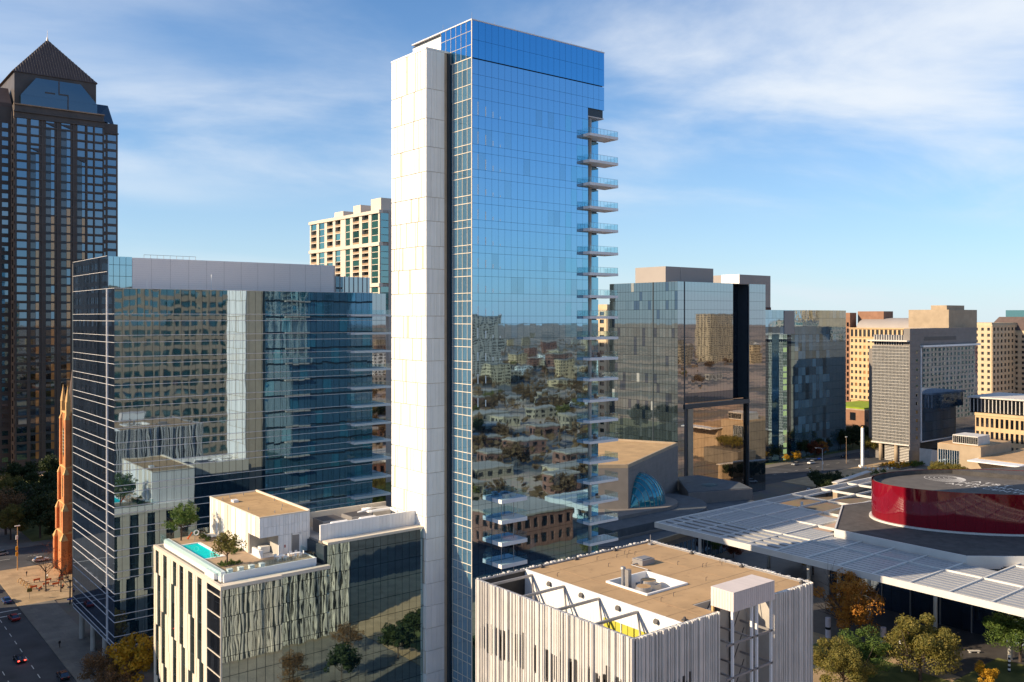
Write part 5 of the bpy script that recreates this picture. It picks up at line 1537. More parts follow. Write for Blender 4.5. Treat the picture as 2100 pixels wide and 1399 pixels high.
# ------------------------------------------------------------------ trees
def crown_mesh(name, m, rx, rz, n, leaf, seed, clumps=38, squash=.8):
    r = np.random.default_rng(seed)
    th = r.uniform(0, 2 * np.pi, clumps); ph = np.arccos(r.uniform(-.75, 1, clumps)); rad = r.uniform(.30, .98, clumps)
    cc = np.stack([np.sin(ph) * np.cos(th) * rad * rx, np.sin(ph) * np.sin(th) * rad * rx, np.cos(ph) * rad * rz], 1)
    cr = r.uniform(.16, .40, clumps) * rx
    which = r.integers(0, clumps, n)
    d = r.normal(size=(n, 3)); d /= np.linalg.norm(d, axis=1)[:, None]
    dist = r.uniform(.35, 1.0, n) ** .6
    p = cc[which] + d * (cr[which] * dist)[:, None] * np.array([1, 1, squash])
    nrm = d + r.normal(scale=.6, size=(n, 3)); nrm /= np.linalg.norm(nrm, axis=1)[:, None]
    a = np.cross(nrm, r.normal(size=(n, 3))); a /= np.linalg.norm(a, axis=1)[:, None]
    b = np.cross(nrm, a)
    s = (leaf * r.uniform(.6, 1.3, n))[:, None]
    v = np.empty((n, 4, 3)); v[:, 0] = p - a * s; v[:, 1] = p - b * s * .6; v[:, 2] = p + a * s; v[:, 3] = p + b * s * .6
    me = bpy.data.meshes.new(name)
    me.vertices.add(n * 4); me.vertices.foreach_set('co', v.reshape(-1))
    me.loops.add(n * 4); me.loops.foreach_set('vertex_index', np.arange(n * 4, dtype=np.int32))
    me.polygons.add(n); me.polygons.foreach_set('loop_start', np.arange(0, n * 4, 4, dtype=np.int32)); me.polygons.foreach_set('loop_total', np.full(n, 4, dtype=np.int32))
    me.materials.append(m); me.update(); me.validate()
    return me
def trunk_mesh(name, h, r0, rx, seed, limbs=9, twigs=0):
    q = random.Random(seed); mb = MB()
    mb.tube((0, 0, -.1), (.05, .03, h * .55), r0, r0 * .75, 8)
    def branch(p, d, l, r, lev):
        e = p + d * l
        mb.tube(tuple(p), tuple(e), r, r * .55, 5)
        if lev > 0:
            for _ in range(3):
                nd_ = (d + Vector((q.gauss(0, .5), q.gauss(0, .5), q.gauss(.1, .3)))).normalized()
                branch(p + d * l * q.uniform(.5, 1), nd_, l * q.uniform(.5, .75), r * .5, lev - 1)
    for i in range(limbs):
        t = 2 * math.pi * i / limbs + q.random()
        d = Vector((math.cos(t), math.sin(t), q.uniform(.5, 1.4))).normalized()
        branch(Vector((.05, .03, h * q.uniform(.35, .55))), d, rx * q.uniform(.6, .95), r0 * .4, twigs)
    return mb.mesh(name, A['bark'])
KINDS = {}
def tree_kind(key, leafm, rx, rz, n, leaf, h, variants=2, twigs=0, r0=.22):
    KINDS[key] = [(crown_mesh(key + '_crown', A[leafm], rx, rz, n, leaf, hash_(key) + i) if n else None, trunk_mesh(key + '_trunk', h, r0, rx, hash_(key) + i, 9, twigs), rx, rz, h) for i in range(variants)]
def hash_(s): return sum(ord(c) * (i + 3) for i, c in enumerate(s)) % 9973
def tree(key, x, y, z=0, s=1.0, label='', group=None, name='tree', k=None):
    cm, tm, rx, rz, h = KINDS[key][rng.randrange(len(KINDS[key])) if k is None else k]
    t = thing(name, label, 'tree', (x, y, z), rng.random() * 6.28, group)
    t.scale = (s, s, s)
    o = bpy.data.objects.new('trunk', tm); COL.objects.link(o); o.parent = t
    if cm:
        o = bpy.data.objects.new('crown', cm); COL.objects.link(o); o.parent = t; o.location = (0, 0, h * .62 + rz * .35)
    return t
tree_kind('olive', 'leaf_olive', 4.6, 3.4, 17000, .13, 6.5, 3, 1)
tree_kind('green', 'leaf_green', 4.6, 3.6, 17000, .13, 6.5, 3, 1)
tree_kind('orange', 'leaf_orange', 4.4, 4.2, 12000, .13, 6.5, 2, 2)
tree_kind('yellow', 'leaf_yellow', 3.2, 3.2, 5000, .19, 5.0, 2, 1)
tree_kind('dark', 'leaf_dark', 5.0, 4.2, 5000, .30, 7.0, 3, 0)
tree_kind('rust', 'leaf_rust', 4.2, 3.6, 4000, .26, 5.5, 1, 1)
tree_kind('brown', 'leaf_brown', 4.2, 3.6, 4500, .16, 6.0, 2, 2)
tree_kind('bare', 'leaf_rust', 3.4, 4.0, 260, .12, 9.5, 2, 2, .16)
tree_kind('small', 'leaf_green', 2.1, 1.9, 3200, .12, 3.4, 2, 1, .10)
tree_kind('small_olive', 'leaf_olive', 2.1, 1.7, 2600, .12, 3.0, 2, 2, .10)
tree_kind('farolive', 'leaf_olive', 5, 4, 900, .6, 6, 2, 0)
tree_kind('farbrown', 'leaf_brown', 5, 4, 900, .6, 6, 2, 0)
# near right: beside and before the canopy
tree('orange', 184.3, 110.5, 1, 1.7, 'large orange autumn tree between the theatre and the canopy', None, 'autumn_tree', 0)
tree('green', 172.5, 99.6, -1, 1.25, 'fresh green tree right in front of the orange autumn tree', None, 'live_oak', 0)
tree('olive', 181.5, 92.4, -1.5, 1.75, 'broad olive green tree before the white canopy column', None, 'live_oak', 1)
tree('olive', 164.5, 99.5, -1, 1.35, 'olive green tree beside the foot of the ribbed theatre', None, 'live_oak', 2)
tree('green', 208.5, 84.0, 0, 1.6, 'bright green tree under the canopy edge near the bench', None, 'shade_tree', 0)
tree('yellow', 187.5, 82.0, 0, .75, 'small yellow tree on the lawn by the striped posts', None, 'yellow_tree', 0)
tree('yellow', 232.0, 150.0, 0, 1.15, 'golden yellow tree in the shade under the canopy', None, 'yellow_tree', 1)
tree('dark', 239, 158, 0, 1.0, 'dark green tree beside the golden tree under the canopy', None, 'shade_tree', 0)
tree('green', 226.5, 181.5, 0, .7, 'green shrub like tree by the podium glazing', None, 'shade_tree', 1)
tree('rust', 229, 176.0, 0, .7, 'rusty red tree by the podium glazing under the canopy corner', None, 'autumn_tree', 0)
for i, (x, y) in enumerate(((80, 118), (88, 126), (97, 112), (104, 122), (74, 130), (112, 116))):
    tree('dark' if i % 2 else 'brown', x, y, .1, .8, 'autumn plaza tree behind the theatre mirrored in the hotel glass', 'plaza trees mirrored in the hotel glass')
# left: wooded square by the granite tower
for i, (x, y, s) in enumerate(((58, 343, 1.35), (66, 338, 1.5), (62, 362, 1.5), (74, 352, 1.5), (70, 375, 1.5), (80, 368, 1.45), (66, 398, 1.6), (78, 392, 1.5), (88, 385, 1.4), (92, 402, 1.4), (74, 420, 1.6), (90, 428, 1.6), (60, 420, 1.5), (104, 415, 1.5), (70, 330, 1.1))):
    tree('dark' if i % 3 else 'olive', x, y, 0, s, 'dense dark evergreen in the wooded square at the foot of the granite tower', 'trees of the wooded square')
tree('brown', 58.0, 352, 0, 1.9, 'brown half bare tree in the wooded square', None, 'autumn_tree')
tree('orange', 74.5, 336, 0, 1.1, 'orange tree beside the church tower in the wooded square', None, 'autumn_tree', 1)
tree('bare', 54.4, 271.5, .13, 1.25, 'leafless tree on the sunlit church forecourt corner', None, 'bare_tree', 0)
tree('bare', 57.5, 268.5, .13, 1.15, 'leafless tree closest to the church tower on the forecourt', None, 'bare_tree', 1)
tree('bare', 57.0, 256.0, .13, 1.2, 'leafless tree with a few red leaves beside the office block', None, 'bare_tree', 0)
tree('yellow', 53.3, 186.6, .13, 1.65, 'golden yellow street tree between the hotel and the office block', None, 'yellow_tree', 0)
tree('brown', 47.9, 190.5, .13, 1.05, 'brown thinning street tree on the pavement below the office block', None, 'street_tree', 0)
tree('brown', 50.1, 184.5, .13, .95, 'pale brown street tree next to the golden street tree', None, 'street_tree', 1)
# terrace trees
tree('small', 58.6, 175.0, 32.05, 1.55, 'round leafy tree at the far end of the rooftop pool', None, 'terrace_tree', 0)
tree('small_olive', 59.2, 153.0, 32.05, 1.35, 'airy olive tree in the planting bed before the pool', None, 'terrace_tree', 0)
# park street, right middle
for i in range(22):
    x = 398 + (i % 11) * 9.5 + rng.random() * 4; y = 279 + (i // 11) * 9 + rng.random() * 4
    tree('dark', x, y if x > 392 else y + 4, .13, .85 + rng.random() * .4, 'dark green tree in the park row before the teal glass tower', 'dark park trees')
tree('rust', 424, 273.0, .1, 1.1, 'dark red maple on the park street kerb', None, 'maple_tree')
tree('orange', 434, 274.5, .1, .8, 'small orange tree beside the dark red maple', None, 'autumn_tree', 0)
tree('yellow', 406, 272.5, .1, .8, 'small yellow green tree left beside the dark red maple', None, 'yellow_tree', 0)
tree('yellow', 399, 273.5, .1, .6, 'little yellow bush like tree at the park street kerb', None, 'yellow_tree', 1)
tree('olive', 452, 258, .1, 1.35, 'broad olive tree beside the grid screen tower columns', None, 'live_oak', 0)
tree('olive', 464, 256, .1, 1.2, 'olive tree tucked behind the grid screen tower columns', None, 'live_oak', 1)
for i, (x, y) in enumerate(((349, 224), (355, 219), (343, 218), (338, 212), (350, 214))):
    tree('dark', x, y, 0, .8, 'dark tree in the sunken garden between dark tower and retaining wall', 'sunken garden trees')
for i, (x, y) in enumerate(((379, 186), (380, 180), (376, 183), (378, 176))):
    tree('olive', x, y, 7, .8, 'olive shrub tree before the sandy pavilion glazing', 'pavilion shrubs')
for i in range(14):
    tree('dark' if i % 2 else 'olive', 640 + i * 22 + rng.random() * 8, 262 + rng.random() * 40, 0, 1.5, 'tree in the far belt behind the long stone annex', 'far belt of trees')
# clipped shrubs
def shrub(x, y, z, s, label, group=None, m='leaf_green', n=700):
    key = ('shrub', m)
    if key not in UNIT: UNIT[key] = crown_mesh('shrub_leaves', A[m], 1.0, .75, n, .09, 77, 12)
    t = thing('shrub', label, 'shrub', (x, y, z), rng.random() * 6, group); t.scale = (s, s, s)
    o = bpy.data.objects.new('foliage', UNIT[key]); COL.objects.link(o); o.parent = t; o.location = (0, 0, .55)
    o = bpy.data.objects.new('stem', MB().tube((0, 0, -.05), (0, 0, .6), .05, .03, 5).mesh('stem', A['bark'])); COL.objects.link(o); o.parent = t
for i in range(5): shrub(62.3 + (i % 2) * .9, 176.6 - i * 1.3, 32.0, .75, 'low green shrub in the terrace bed by the lounge chairs', 'terrace bed shrubs')
for i in range(5): shrub(62.6 + (i % 2) * 1.1, 158.5 - i * 1.1 + 5, 32.0, .7, 'low green shrub in the bed along the penthouse wall', 'penthouse bed shrubs')
for i in range(7): shrub(58.2 + (i % 4) * .9, 152.2 + (i // 4) * 1.1, 32.0, .7, 'low green shrub around the airy olive tree', 'olive tree bed shrubs')
for i in range(3): shrub(64.7, 160.5 + i * 4.2, 32.0, .6, 'thin green climber against the penthouse wall', 'penthouse climbers')
for i in range(14): shrub(425 + (i % 5) * 3.3, 227.5 + (i // 5) * 4, .45, 1.7, 'yellow flowering shrub in the round bed by the flagpole', 'flower bed shrubs', 'leaf_yellow')
for i in range(10): shrub(436 + (i % 5) * 2.2, 226 + (i // 5) * 3, .3, 1.9, 'green shrub in the round bed beside the stone tower', 'bed shrubs by the stone tower')
for i in range(7): shrub(374 + i * 6.0, 226.5 + rng.random() * 2, .1, 1.9, 'round clipped shrub along the park street wall', 'wall top shrubs')
A['car_blue'] = mat('car_blue', (.03, .07, .20), .3, .1, 1, spec=.6); A['car_grey'] = mat('car_grey', (.12, .125, .13), .3, .1, 1, metal=.4)
# ------------------------------------------------------------------ vehicles
def local(name, mb, m, parent, **kw):
    o = bpy.data.objects.new(name, mb.mesh(name, m)); COL.objects.link(o); o.parent = parent
    return o
def make_car(label, paint, suv=False):
    t = thing('parked_car' if False else 'car', label, 'car')
    h = .95 if suv else .82; top = 1.72 if suv else 1.42
    prof = [(-2.2, .35), (2.2, .35), (2.25, .7), (1.9, h), (.95, h + .06), (-1.75, h + .08), (-2.2, h - .02)]
    mb = MB(); n = len(prof)
    mb.v = [(x, -.88, z) for x, z in prof] + [(x, .88, z) for x, z in prof]
    mb.f = [tuple(range(n)), tuple(reversed(range(n, 2 * n)))] + [(i, i + n, (i + 1) % n + n, (i + 1) % n) for i in range(n)]
    b = local('body', mb, paint, t)
    cab = [(1.0, h + .04), (.35, top), (-1.25 if not suv else -1.7, top), (-1.85 if not suv else -2.05, h + .06)]
    mb = MB(); n = 4
    mb.v = [(x, -.78 if i in (0, 3) else -.62, z) for i, (x, z) in enumerate(cab)] + [(x, .78 if i in (0, 3) else .62, z) for i, (x, z) in enumerate(cab)]
    mb.f = [(0, 1, 2, 3), (7, 6, 5, 4)] + [(i, i + 4, (i + 1) % 4 + 4, (i + 1) % 4) for i in range(4)]
    local('cabin_glass', mb, A['car_glass'], t)
    local('roof_panel', MB().box(-1.2 if not suv else -1.65, .3, -.62, .62, top - .02, top + .03), paint, t)
    for x in (-1.35, 1.4):
        for y in (-.82, .82):
            w = local('wheel', MB().tube((x, y - .1, .33), (x, y + .1, .33), .33, .33, 12), A['rubber'], t)
            local('rim', MB().tube((x, y - .11, .33), (x, y + .11, .33), .19, .19, 8), A['steel'], w)
    for y in (-.62, .62):
        local('tail_lamp', MB().box(-2.27, -2.17, y - .18, y + .18, .62, .82), A['tail_light'] if 'glowing' in label else A['car_red'], t)
        local('headlamp', MB().box(2.15, 2.28, y - .18, y + .18, .55, .7), A['head_lamp'], t)
    return t
def put(t, x, y, rz, z=.02): t.location = (x, y, z); t.rotation_euler = (0, 0, rz); return t
put(make_car('dark car with glowing red tail lamps on the shaded street', A['car_dark']), 39.0, 220.5, R(92))
put(make_car('red car waiting on the shaded street near the crossing', A['car_red']), 43.2, 251.5, R(95))
put(make_car('silver car in the sunlit lane beside the church forecourt', A['car_silver']), 42.6, 280.5, R(-88))
put(make_car('white sport utility car crossing the shaded park street first', A['car_white'], True), 406.6, 264.0, R(180))
put(make_car('silver sport utility car following on the shaded park street', A['car_silver'], True), 396.6, 266.5, R(180))
put(make_car('black car on the sunlit stretch of the park street', A['car_dark']), 439.5, 265.5, R(180))
put(make_car('dark car at the foot of the dark mirrored tower', A['car_dark'], True), 326, 216, R(20))
put(make_car('white van like car in the sunken garden road', A['car_white'], True), 340, 222, R(35))

A['sign_blue'] = mat('sign_blue', (.03, .14, .62), .4, .05, 1); A['sign_olive'] = mat('sign_olive', (.16, .13, .03), .6, .1, 1)
A['signal_yellow'] = mat('signal_yellow', (.70, .34, .02), .5, .05, 1); A['barrier_orange'] = mat('barrier_orange', (.70, .12, .02), .6, .1, 1)
put(make_car('blue hatchback parked at the kerb beside the church forecourt', A['car_blue']), 44.3, 268.0, R(90))
put(make_car('white car parked on the cross street by the signal mast', A['car_white']), 60.0, 306.5, R(0))
put(make_car('silver car heading down the cross street past the wooded square', A['car_silver']), 51.5, 322.0, R(180))
put(make_car('grey car far down the shaded street near the stop line', A['car_grey']), 36.0, 262.5, R(-90))
put(make_car('black car parked by the kerb under the hotel front', A['car_dark']), 44.2, 204.5, R(90))
put(make_car('red hatchback on the park street beyond the flag pylon', A['car_red']), 470.0, 250.5, R(0))
# ------------------------------------------------------------------ street furniture
def lamp_mast(x, y, h, label, arm=(0, 0), m='steel', name='street_lamp', cat='street lamp'):
    t = thing(name, label, cat, (x, y, .1))
    local('pole', MB().tube((0, 0, 0), (0, 0, h), .14, .08, 8), A[m], t)
    if arm != (0, 0):
        pts = [(0, 0, h), (arm[0] * .3, arm[1] * .3, h + .5), (arm[0], arm[1], h + .6)]
        local('arm', MB().path(pts, .07, 6), A[m], t)
        local('lamp_head', MB().box(arm[0] - .5, arm[0] + .2, arm[1] - .2, arm[1] + .2, h + .45, h + .65), A['white_metal'], t)
    else:
        local('lamp_head', MB().box(-.7, .7, -.2, .2, h, h + .25), A['white_metal'], t)
    return t
t = lamp_mast(393, 249, 10.5, 'white curved lamp mast with blue street sign on the park street', (-3.0, 1.5), 'white_metal')
local('sign_arm', MB().tube((0, 0, 5.6), (-9, 3.5, 6.4), .09, .06, 6), A['white_metal'], t)
local('street_name_sign', MB().box(-3.6, -1.0, .3, .36, 5.7, 6.3), A['sign_blue'] if 'sign_blue' in A else A['blue_glass'], t)
for dx, dy in ((-6.5, 2.6), (-9, 3.5)):
    s = local('signal_head', MB().box(dx - .2, dx + .2, dy - .2, dy + .2, 5.5, 6.6), A['dark_steel'], t)
local('signal_head', MB().box(-.25, .25, -.4, -.1, 3.0, 4.1), A['white_metal'], t)
lamp_mast(421, 253, 13.5, 'tall thin brown lamp mast beside the dark red maple', (0, 0), 'granite_light')
p = thing('flagpole_pylon', 'tall slim white pylon with a small flag in the round bed', 'pylon', (419, 243, 0))
local('shaft', MB().box(-.55, .55, -.55, .55, 0, 19.5), A['white_panel'], p)
local('flag', MB().box(.56, .6, -.1, 1.2, 15.4, 17.2), A['car_red'], p)
local('finial', MB().tube((0, 0, 19.5), (0, 0, 20.2), .5, .3, 8), A['brick_trim'], p)
b0 = thing('bollard_stone', 'white stone bollard in the curved row around the flag pylon', 'bollard', (0, 0, .1), 0, 'bollards round the flag pylon')
local('block', MB().box(-.35, .35, -.35, .35, 0, .75).box(-.28, .28, -.28, .28, .75, .85), A['white_panel'], b0)
for i in range(16):
    b = b0 if i == 0 else copy_tree(b0)
    tt = R(140 + i * 12)
    b.location = (428 + 13.5 * math.cos(tt), 238 + 9 * math.sin(tt), .1)
y = thing('pedestrian_beacon', 'short post with yellow cap on the park street kerb', 'post', (378, 246, .1))
local('post', MB().tube((0, 0, 0), (0, 0, 2.6), .18, .18, 8), A['white_panel'], y); local('cap', MB().box(-.3, .3, -.3, .3, 2.6, 3.3), A['leaf_yellow'], y)
# left street corner
t = lamp_mast(52.4, 299.4, 13.0, 'signal mast with yellow boxes at the church crossing', (0, 0), 'brick_trim', 'signal_mast', 'signal mast')
for z in (4.3, 6.0, 9.2): local('signal_box', MB().box(-.5, .1, -.45, -.12, z, z + 1.2), A['signal_yellow'] if z < 7 else A['white_metal'], t)
s = thing('street_sign', 'small dark rectangular sign on a post on the sunlit pavement', 'sign', (49.5, 266.5, .13))
local('post', MB().tube((0, 0, 0), (0, 0, 2.4), .05, .05, 6), A['steel'], s); local('board', MB().box(-.6, .6, -.05, .05, 2.0, 3.0), A['sign_olive'], s)
s = thing('street_sign', 'small bright blue street name sign below the leafless trees', 'sign', (55.8, 249.5, .13))
local('post', MB().tube((0, 0, 0), (0, 0, 3), .05, .05, 6), A['steel'], s); local('board', MB().box(-.9, .9, -.04, .04, 2.9, 3.25), A['sign_blue'], s)
s0 = thing('bollard_arch', 'cream stone arch bollard in the row on the sunlit pavement', 'bollard', (0, 0, .13), 0, 'arch bollards on the church forecourt')
local('arch', MB().path([(-.5, 0, 0), (-.5, 0, .7), (-.25, 0, 1.0), (.25, 0, 1.0), (.5, 0, .7), (.5, 0, 0)], .12, 6), A['brick_trim'], s0)
for i in range(5):
    b = s0 if i == 0 else copy_tree(s0); b.location = (50.6 + i * .25, 285.5 - i * 2.2, .13)
f0 = thing('work_barrier', 'orange and white work barrier around the church forecourt digging', 'barrier', (0, 0, .13), 0, 'orange barriers on the church forecourt')
local('board', MB().box(-.9, .9, -.04, .04, .55, 1.05), A['barrier_orange'], f0)
for x in (-.7, .7): local('leg', MB().box(x - .05, x + .05, -.25, .25, 0, .55), A['dark_steel'], f0)
for i, (x, yy, rz) in enumerate(((52.2, 275.6, .2), (53.4, 273.4, 1.0), (55.5, 276.8, .4), (57.6, 275.0, .1), (58.8, 272.2, 1.2), (59.6, 278.2, .6), (56.8, 280.5, .3), (60.4, 283.0, 1.1), (54.3, 282.5, .2))):
    b = f0 if i == 0 else copy_tree(f0); b.location = (x, yy, .13); b.rotation_euler = (0, 0, rz)
# people
def person(x, y, rz, label, top, legs, z=.14):
    vs = [(0, 0, .95), (0, 0, 1.2), (0, 0, 1.42), (0, 0, 1.52), (0, 0.02, 1.68), (.20, 0, 1.42), (.26, .02, 1.12), (.27, .10, .88), (-.20, 0, 1.42), (-.27, -.02, 1.12), (-.26, -.08, .88), (.10, .02, .9), (.11, .10, .5), (.10, .04, .08), (.10, .16, .04), (-.10, -.02, .9), (-.11, -.04, .5), (-.10, -.16, .08), (-.10, -.04, .04)]
    es = [(0, 1), (1, 2), (2, 3), (3, 4), (2, 5), (5, 6), (6, 7), (2, 8), (8, 9), (9, 10), (0, 11), (11, 12), (12, 13), (13, 14), (0, 15), (15, 16), (16, 17), (17, 18)]
    rad = [.15, .14, .16, .06, .11, .07, .05, .04, .07, .05, .04, .10, .07, .05, .04, .10, .07, .05, .04]
    me = bpy.data.meshes.new('body'); me.from_pydata(vs, es, [])
    ob = bpy.data.objects.new('tmp', me); COL.objects.link(ob)
    md = ob.modifiers.new('s', 'SKIN'); sk = me.skin_vertices[0].data
    for i, r in enumerate(rad): sk[i].radius = (r, r)
    sk[0].use_root = True
    ob.modifiers.new('d', 'SUBSURF').levels = 1
    m2 = bpy.data.meshes.new_from_object(ob.evaluated_get(bpy.context.evaluated_depsgraph_get()))
    bpy.data.objects.remove(ob)
    for m_ in (A[top], A[legs], A['skin'], A['hair']): m2.materials.append(m_)
    for p in m2.polygons:
        zc = p.center.z
        p.material_index = 1 if zc < .97 and abs(p.center.x) < .2 else (2 if zc > 1.5 or zc < .92 else 0)
        if zc > 1.70 or (zc > 1.58 and p.center.y < -.03): p.material_index = 3
        p.use_smooth = True
    t = thing('person', label, 'person', (x, y, z), rz)
    o = bpy.data.objects.new('body', m2); COL.objects.link(o); o.parent = t
A['skin'] = mat('skin', (.42, .25, .17), .6, .05, 3); A['hair'] = mat('hair', (.03, .02, .015), .7, .1, 3)
A['sign_blue'] = mat('sign_blue', (.03, .14, .62), .4, .05, 1); A['sign_olive'] = mat('sign_olive', (.16, .13, .03), .6, .1, 1)
person(47.6, 223.5, R(20), 'person in dark clothes standing on the shaded pavement kerb', 'car_dark', 'dark_steel')
person(60.6, 281.0, R(200), 'person in a red top by the foot of the church tower', 'car_red', 'dark_steel')
person(57.2, 283.5, R(100), 'person in a white top on the sunlit church forecourt', 'white_metal', 'sign_olive')
person(53.2, 290.5, R(40), 'person in dark coat near the signal mast', 'dark_steel', 'car_dark')
# striped posts, banner pillars, bench, camera post by the canopy
def striped(x, y, h, label):
    t = thing('striped_post', label, 'post', (x, y, .1))
    n = 8
    for i in range(n): local('band', MB().tube((0, 0, i * h / n), (0, 0, (i + 1) * h / n), .26, .26, 10), A['white_panel'] if i % 2 else A['rubber'], t)
    return t
striped(205.1, 98.8, 3.6, 'black and white banded post by the canopy column')
striped(200.6, 83.0, 3.6, 'black and white banded post on the lawn edge')
def pillar(x, y, label):
    t = thing('banner_pillar', label, 'pillar', (x, y, .1))
    local('lower_drum', MB().tube((0, 0, 0), (0, 0, 1.9), .62, .62, 16), A['banner'], t)
    local('dark_band', MB().tube((0, 0, 1.9), (0, 0, 2.5), .60, .60, 16), A['rubber'], t)
    local('upper_drum', MB().tube((0, 0, 2.5), (0, 0, 4.6), .62, .62, 16), A['banner'], t)
A['banner'] = mat('banner', (.66, .58, .60), .6, .12, 1.0)
pillar(189.4, 118.5, 'pale pink banner pillar behind the orange tree by the theatre')
pillar(193.3, 107.0, 'pale pink banner pillar at the right of the orange tree')
t = thing('stone_bench', 'low pale stone bench on the plaza by the striped post', 'bench', (206.1, 92.7, .1), R(-40))
local('seat', MB().box(-1.3, 1.3, -.3, .3, .4, .55), A['pale_concrete'], t)
for x in (-.9, .9): local('leg', MB().box(x - .15, x + .15, -.25, .25, 0, .4), A['pale_concrete'], t)
t = thing('camera_post', 'short post with white camera housings among the olive trees', 'post', (183.0, 97.2, .1))
local('pole', MB().tube((0, 0, 0), (0, 0, 6.4), .16, .14, 8), A['steel'], t)
for dx in (-.45, .45): local('camera_housing', MB().box(dx - .3, dx + .3, -.2, .2, 6.2, 6.8), A['white_metal'], t)
t = thing('rooftop_lifebuoy', 'orange rescue board and white lifebuoy stand by the pool end', 'lifebuoy', (60.6, 173.2, 32.05))
local('stand', MB().tube((0, 0, 0), (0, 0, 1.2), .05, .05, 6), A['steel'], t)
mb = MB()
ring = [(.45 * math.cos(R(a)) + .3, 0, 1.5 + .45 * math.sin(R(a))) for a in range(0, 361, 30)]
local('lifebuoy_ring', mb.path(ring, .12, 6), A['white_panel'], t)
local('rescue_board', MB().tube((-1.4, 0, .5), (-.5, 0, 1.7), .18, .14, 8), A['barrier_orange'], t)

# ------------------------------------------------------------------ neighbours outside the frame: they shade the street and fill the mirrors
def block(name, label, x0, x1, y0, y1, z, wall, group=None, ncol=8, nrow=6, faces=('Y+', 'X-'), pane='window_dark', wf=.22):
    T = thing(name, label, 'building', ((x0 + x1) / 2, (y0 + y1) / 2, 0), 0, group)
    MB().box(x0 + .4, x1 - .4, y0 + .4, y1 - .4, 0, z - .6).build('body', A[wall], T)
    FF = {'Y+': ((x1, y1, -1, 0), x1 - x0), 'X-': ((x0, y1, 0, -1), y1 - y0), 'Y-': ((x0, y0, 1, 0), x1 - x0), 'X+': ((x1, y0, 0, 1), y1 - y0)}
    for f in faces:
        F, L = FF[f]
        nc = max(2, round(ncol * L / max(x1 - x0, 1)))
        w = L / nc; h = (z - 1) / nrow
        g = MB()
        for c in range(nc):
            for r in range(nrow): g.fbox(F, c * w + w * wf, (c + 1) * w - w * wf, r * h + h * .25, (r + 1) * h - h * .15, -.42, -.28)
        fr = MB()
        for c in range(nc + 1): fr.fbox(F, max(0, c * w - w * wf), min(L, c * w + w * wf), 0, z - .6, -.4, 0)
        for r in range(nrow + 1):
            for c in range(nc): fr.fbox(F, c * w + w * wf, (c + 1) * w - w * wf, max(0, r * h - h * .15), min(z - .6, r * h + h * .25), -.4, -.03)
        fr.build('facade_frame', A[wall], T); g.build('window_rank', A[pane], T, kind='stuff')
    MB().box(x0 - .3, x1 + .3, y0 - .3, y1 + .3, z - .6, z).build('roof', A['gravel'] if z > 14 else A['roof_pale'], T)
    return T
A['roof_pale'] = mat('roof_pale', (.42, .34, .27), .8, .2, .05)
block('street_side_block', 'brown office block across the shaded street from the hotel', -64, -2, 205, 281, 45, 'stone_grey', None, 14, 11, ('X+', 'Y-'))
block('church_side_block', 'dark office block across the street from the wooded square', -80, 11, 372, 450, 150, 'granite', None, 14, 34, ('X+', 'Y-'))
block('beige_grid_block', 'beige office block with square window grid mirrored in the office block', 128, 188, -128, -95, 91, 'stone', None, 12, 17, ('Y+', 'X-'), 'window_teal', .14)
block('pale_apartment_block', 'pale apartment block with teal windows mirrored in the teal glass tower', 620, 700, 118, 150, 72, 'apt_shade', None, 14, 20, ('Y+', 'X-'), 'window_teal', .2)
block('red_brick_school', 'red brick school building mirrored low in the blue tower', 178, 206, 22, 50, 11, 'brick', None, 8, 2, ('Y+', 'X-'))
r9 = random.Random(21)
walls = ['brick', 'stone', 'brick', 'sand_precast', 'apt_shade', 'stone', 'tan_precast', 'white_panel']
def free(x, y):      # keep clear of what the camera sees directly
    return y < .30 * x - 25
cnt = 0
placed = []
for i in range(2600):
    d = 330 * (1 + 5.5 * (r9.random() ** 1.7))
    x = d * r9.uniform(.22, .98); y = 300 - d * r9.uniform(.55, 1.05)
    if not free(x, y) or (100 < x < 215 and -150 < y < 70): continue
    w, dp = r9.uniform(10, 30), r9.uniform(9, 20)
    if any(abs(x - a) < (w + e) / 2 + 6 and abs(y - b) < (dp + f) / 2 + 6 for a, b, e, f in placed): continue
    hh = r9.choice((5, 6, 7, 8, 10)) if d < 1100 else r9.choice((8, 12, 16, 24, 30))
    placed.append((x, y, w, dp)); cnt += 1
    wl_ = r9.choice(walls)
    word = {'brick': 'red brick', 'stone': 'tan stone', 'pale_concrete': 'pale concrete', 'sand_precast': 'sandy', 'apt_shade': 'taupe', 'stone_grey': 'grey stone', 'tan_precast': 'ochre', 'white_panel': 'white'}[wl_]
    block('low_city_block', word + ' low building of the city spread mirrored in the glass towers', x - w / 2, x + w / 2, y - dp / 2, y + dp / 2, hh, wl_, word + ' low buildings mirrored in the glass', max(3, int(w / 5)), max(1, int(hh / 4)), ('Y+', 'X-'))
    if cnt >= 210: break
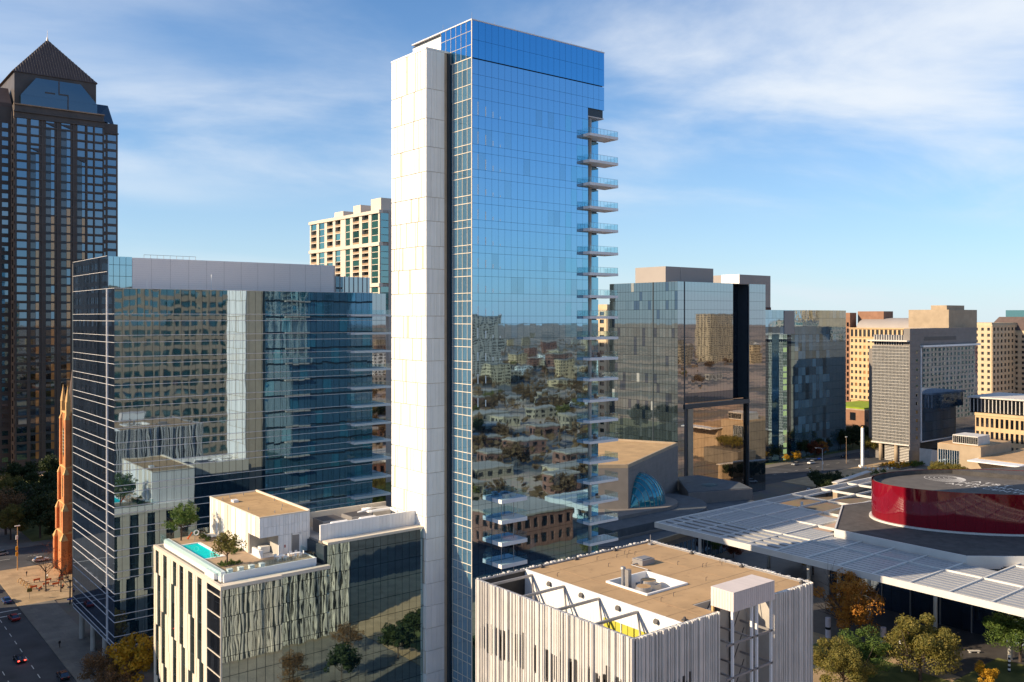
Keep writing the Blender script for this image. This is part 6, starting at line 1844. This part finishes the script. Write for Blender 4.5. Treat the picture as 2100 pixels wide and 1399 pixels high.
for i, (x, y, w, h, m) in enumerate(((830, -440, 75, 77, 'granite'), (930, -560, 50, 82, 'apt_shade'), (1010, -470, 40, 84, 'brick'), (1180, -480, 60, 80, 'sand_precast'), (640, -620, 60, 76, 'apt_shade'), (1330, -300, 60, 108, 'tan_precast'), (1250, -90, 70, 118, 'brick'), (1500, -160, 60, 112, 'tan_precast'))):
    word = ('dark granite', 'taupe', 'red brick', 'sandy', 'broad taupe', 'ochre', 'broad red brick', 'slim ochre')[i]
    block('distant_tower', word + ' distant tower on the skyline mirrored in the blue tower', x, x + w, y - 30, y, h, m, None, 9, 24, ('Y+', 'X-'))
nt = 0
for i in range(700):
    if nt >= 225: break
    d = 300 * (1 + 3.5 * (r9.random() ** 1.5))
    x = d * r9.uniform(.22, .98); y = 300 - d * r9.uniform(.55, 1.05)
    if not free(x, y) or (172 < x < 210 and 16 < y < 56): continue
    if any(abs(x - a) < e / 2 + 4 and abs(y - b) < f / 2 + 4 for a, b, e, f in placed) or (124 < x < 192 and -132 < y < -90): continue
    nt += 1
    k = r9.choice(('farolive', 'farbrown', 'farbrown', 'farbrown', 'farbrown'))
    tree(k, x, y, 0, r9.uniform(.7, 1.4), ('olive green' if k == 'farolive' else 'brown') + ' street tree of the city spread mirrored in the glass towers', ('olive' if k == 'farolive' else 'brown') + ' trees mirrored in the glass')

# the wooded carpet between the houses, far off: one mass
cm_ = np.random.default_rng(8)
N_ = 2600
dd = 420 * (1 + 4.5 * cm_.random(N_) ** 1.3); xx = dd * cm_.uniform(.22, .98, N_); yy = 300 - dd * cm_.uniform(.55, 1.05, N_)
wood = MB()
for x, y in zip(xx.tolist(), yy.tolist()):
    if y > .30 * x - 25 or (100 < x < 215 and -150 < y < 70): continue
    if any(abs(x - a) < e / 2 + 3 and abs(y - b) < f / 2 + 3 for a, b, e, f in placed): continue
    s_ = r9.uniform(2.2, 4.5)
    for _ in range(5):
        c = Vector((x + r9.gauss(0, s_ * .45), y + r9.gauss(0, s_ * .45), s_ * r9.uniform(.7, 1.7)))
        a = Vector((r9.gauss(0, 1), r9.gauss(0, 1), r9.gauss(0, 1))).normalized() * s_ * .5; b = a.orthogonal().normalized() * s_ * .45
        wood.quad(c - a, c - b, c + a, c + b)
wo = wood.build('city_tree_cover', A['leaf_brown'], None)
wo['kind'] = 'stuff'; wo['label'] = 'brown and olive tree cover between the far low houses'; wo['category'] = 'trees'
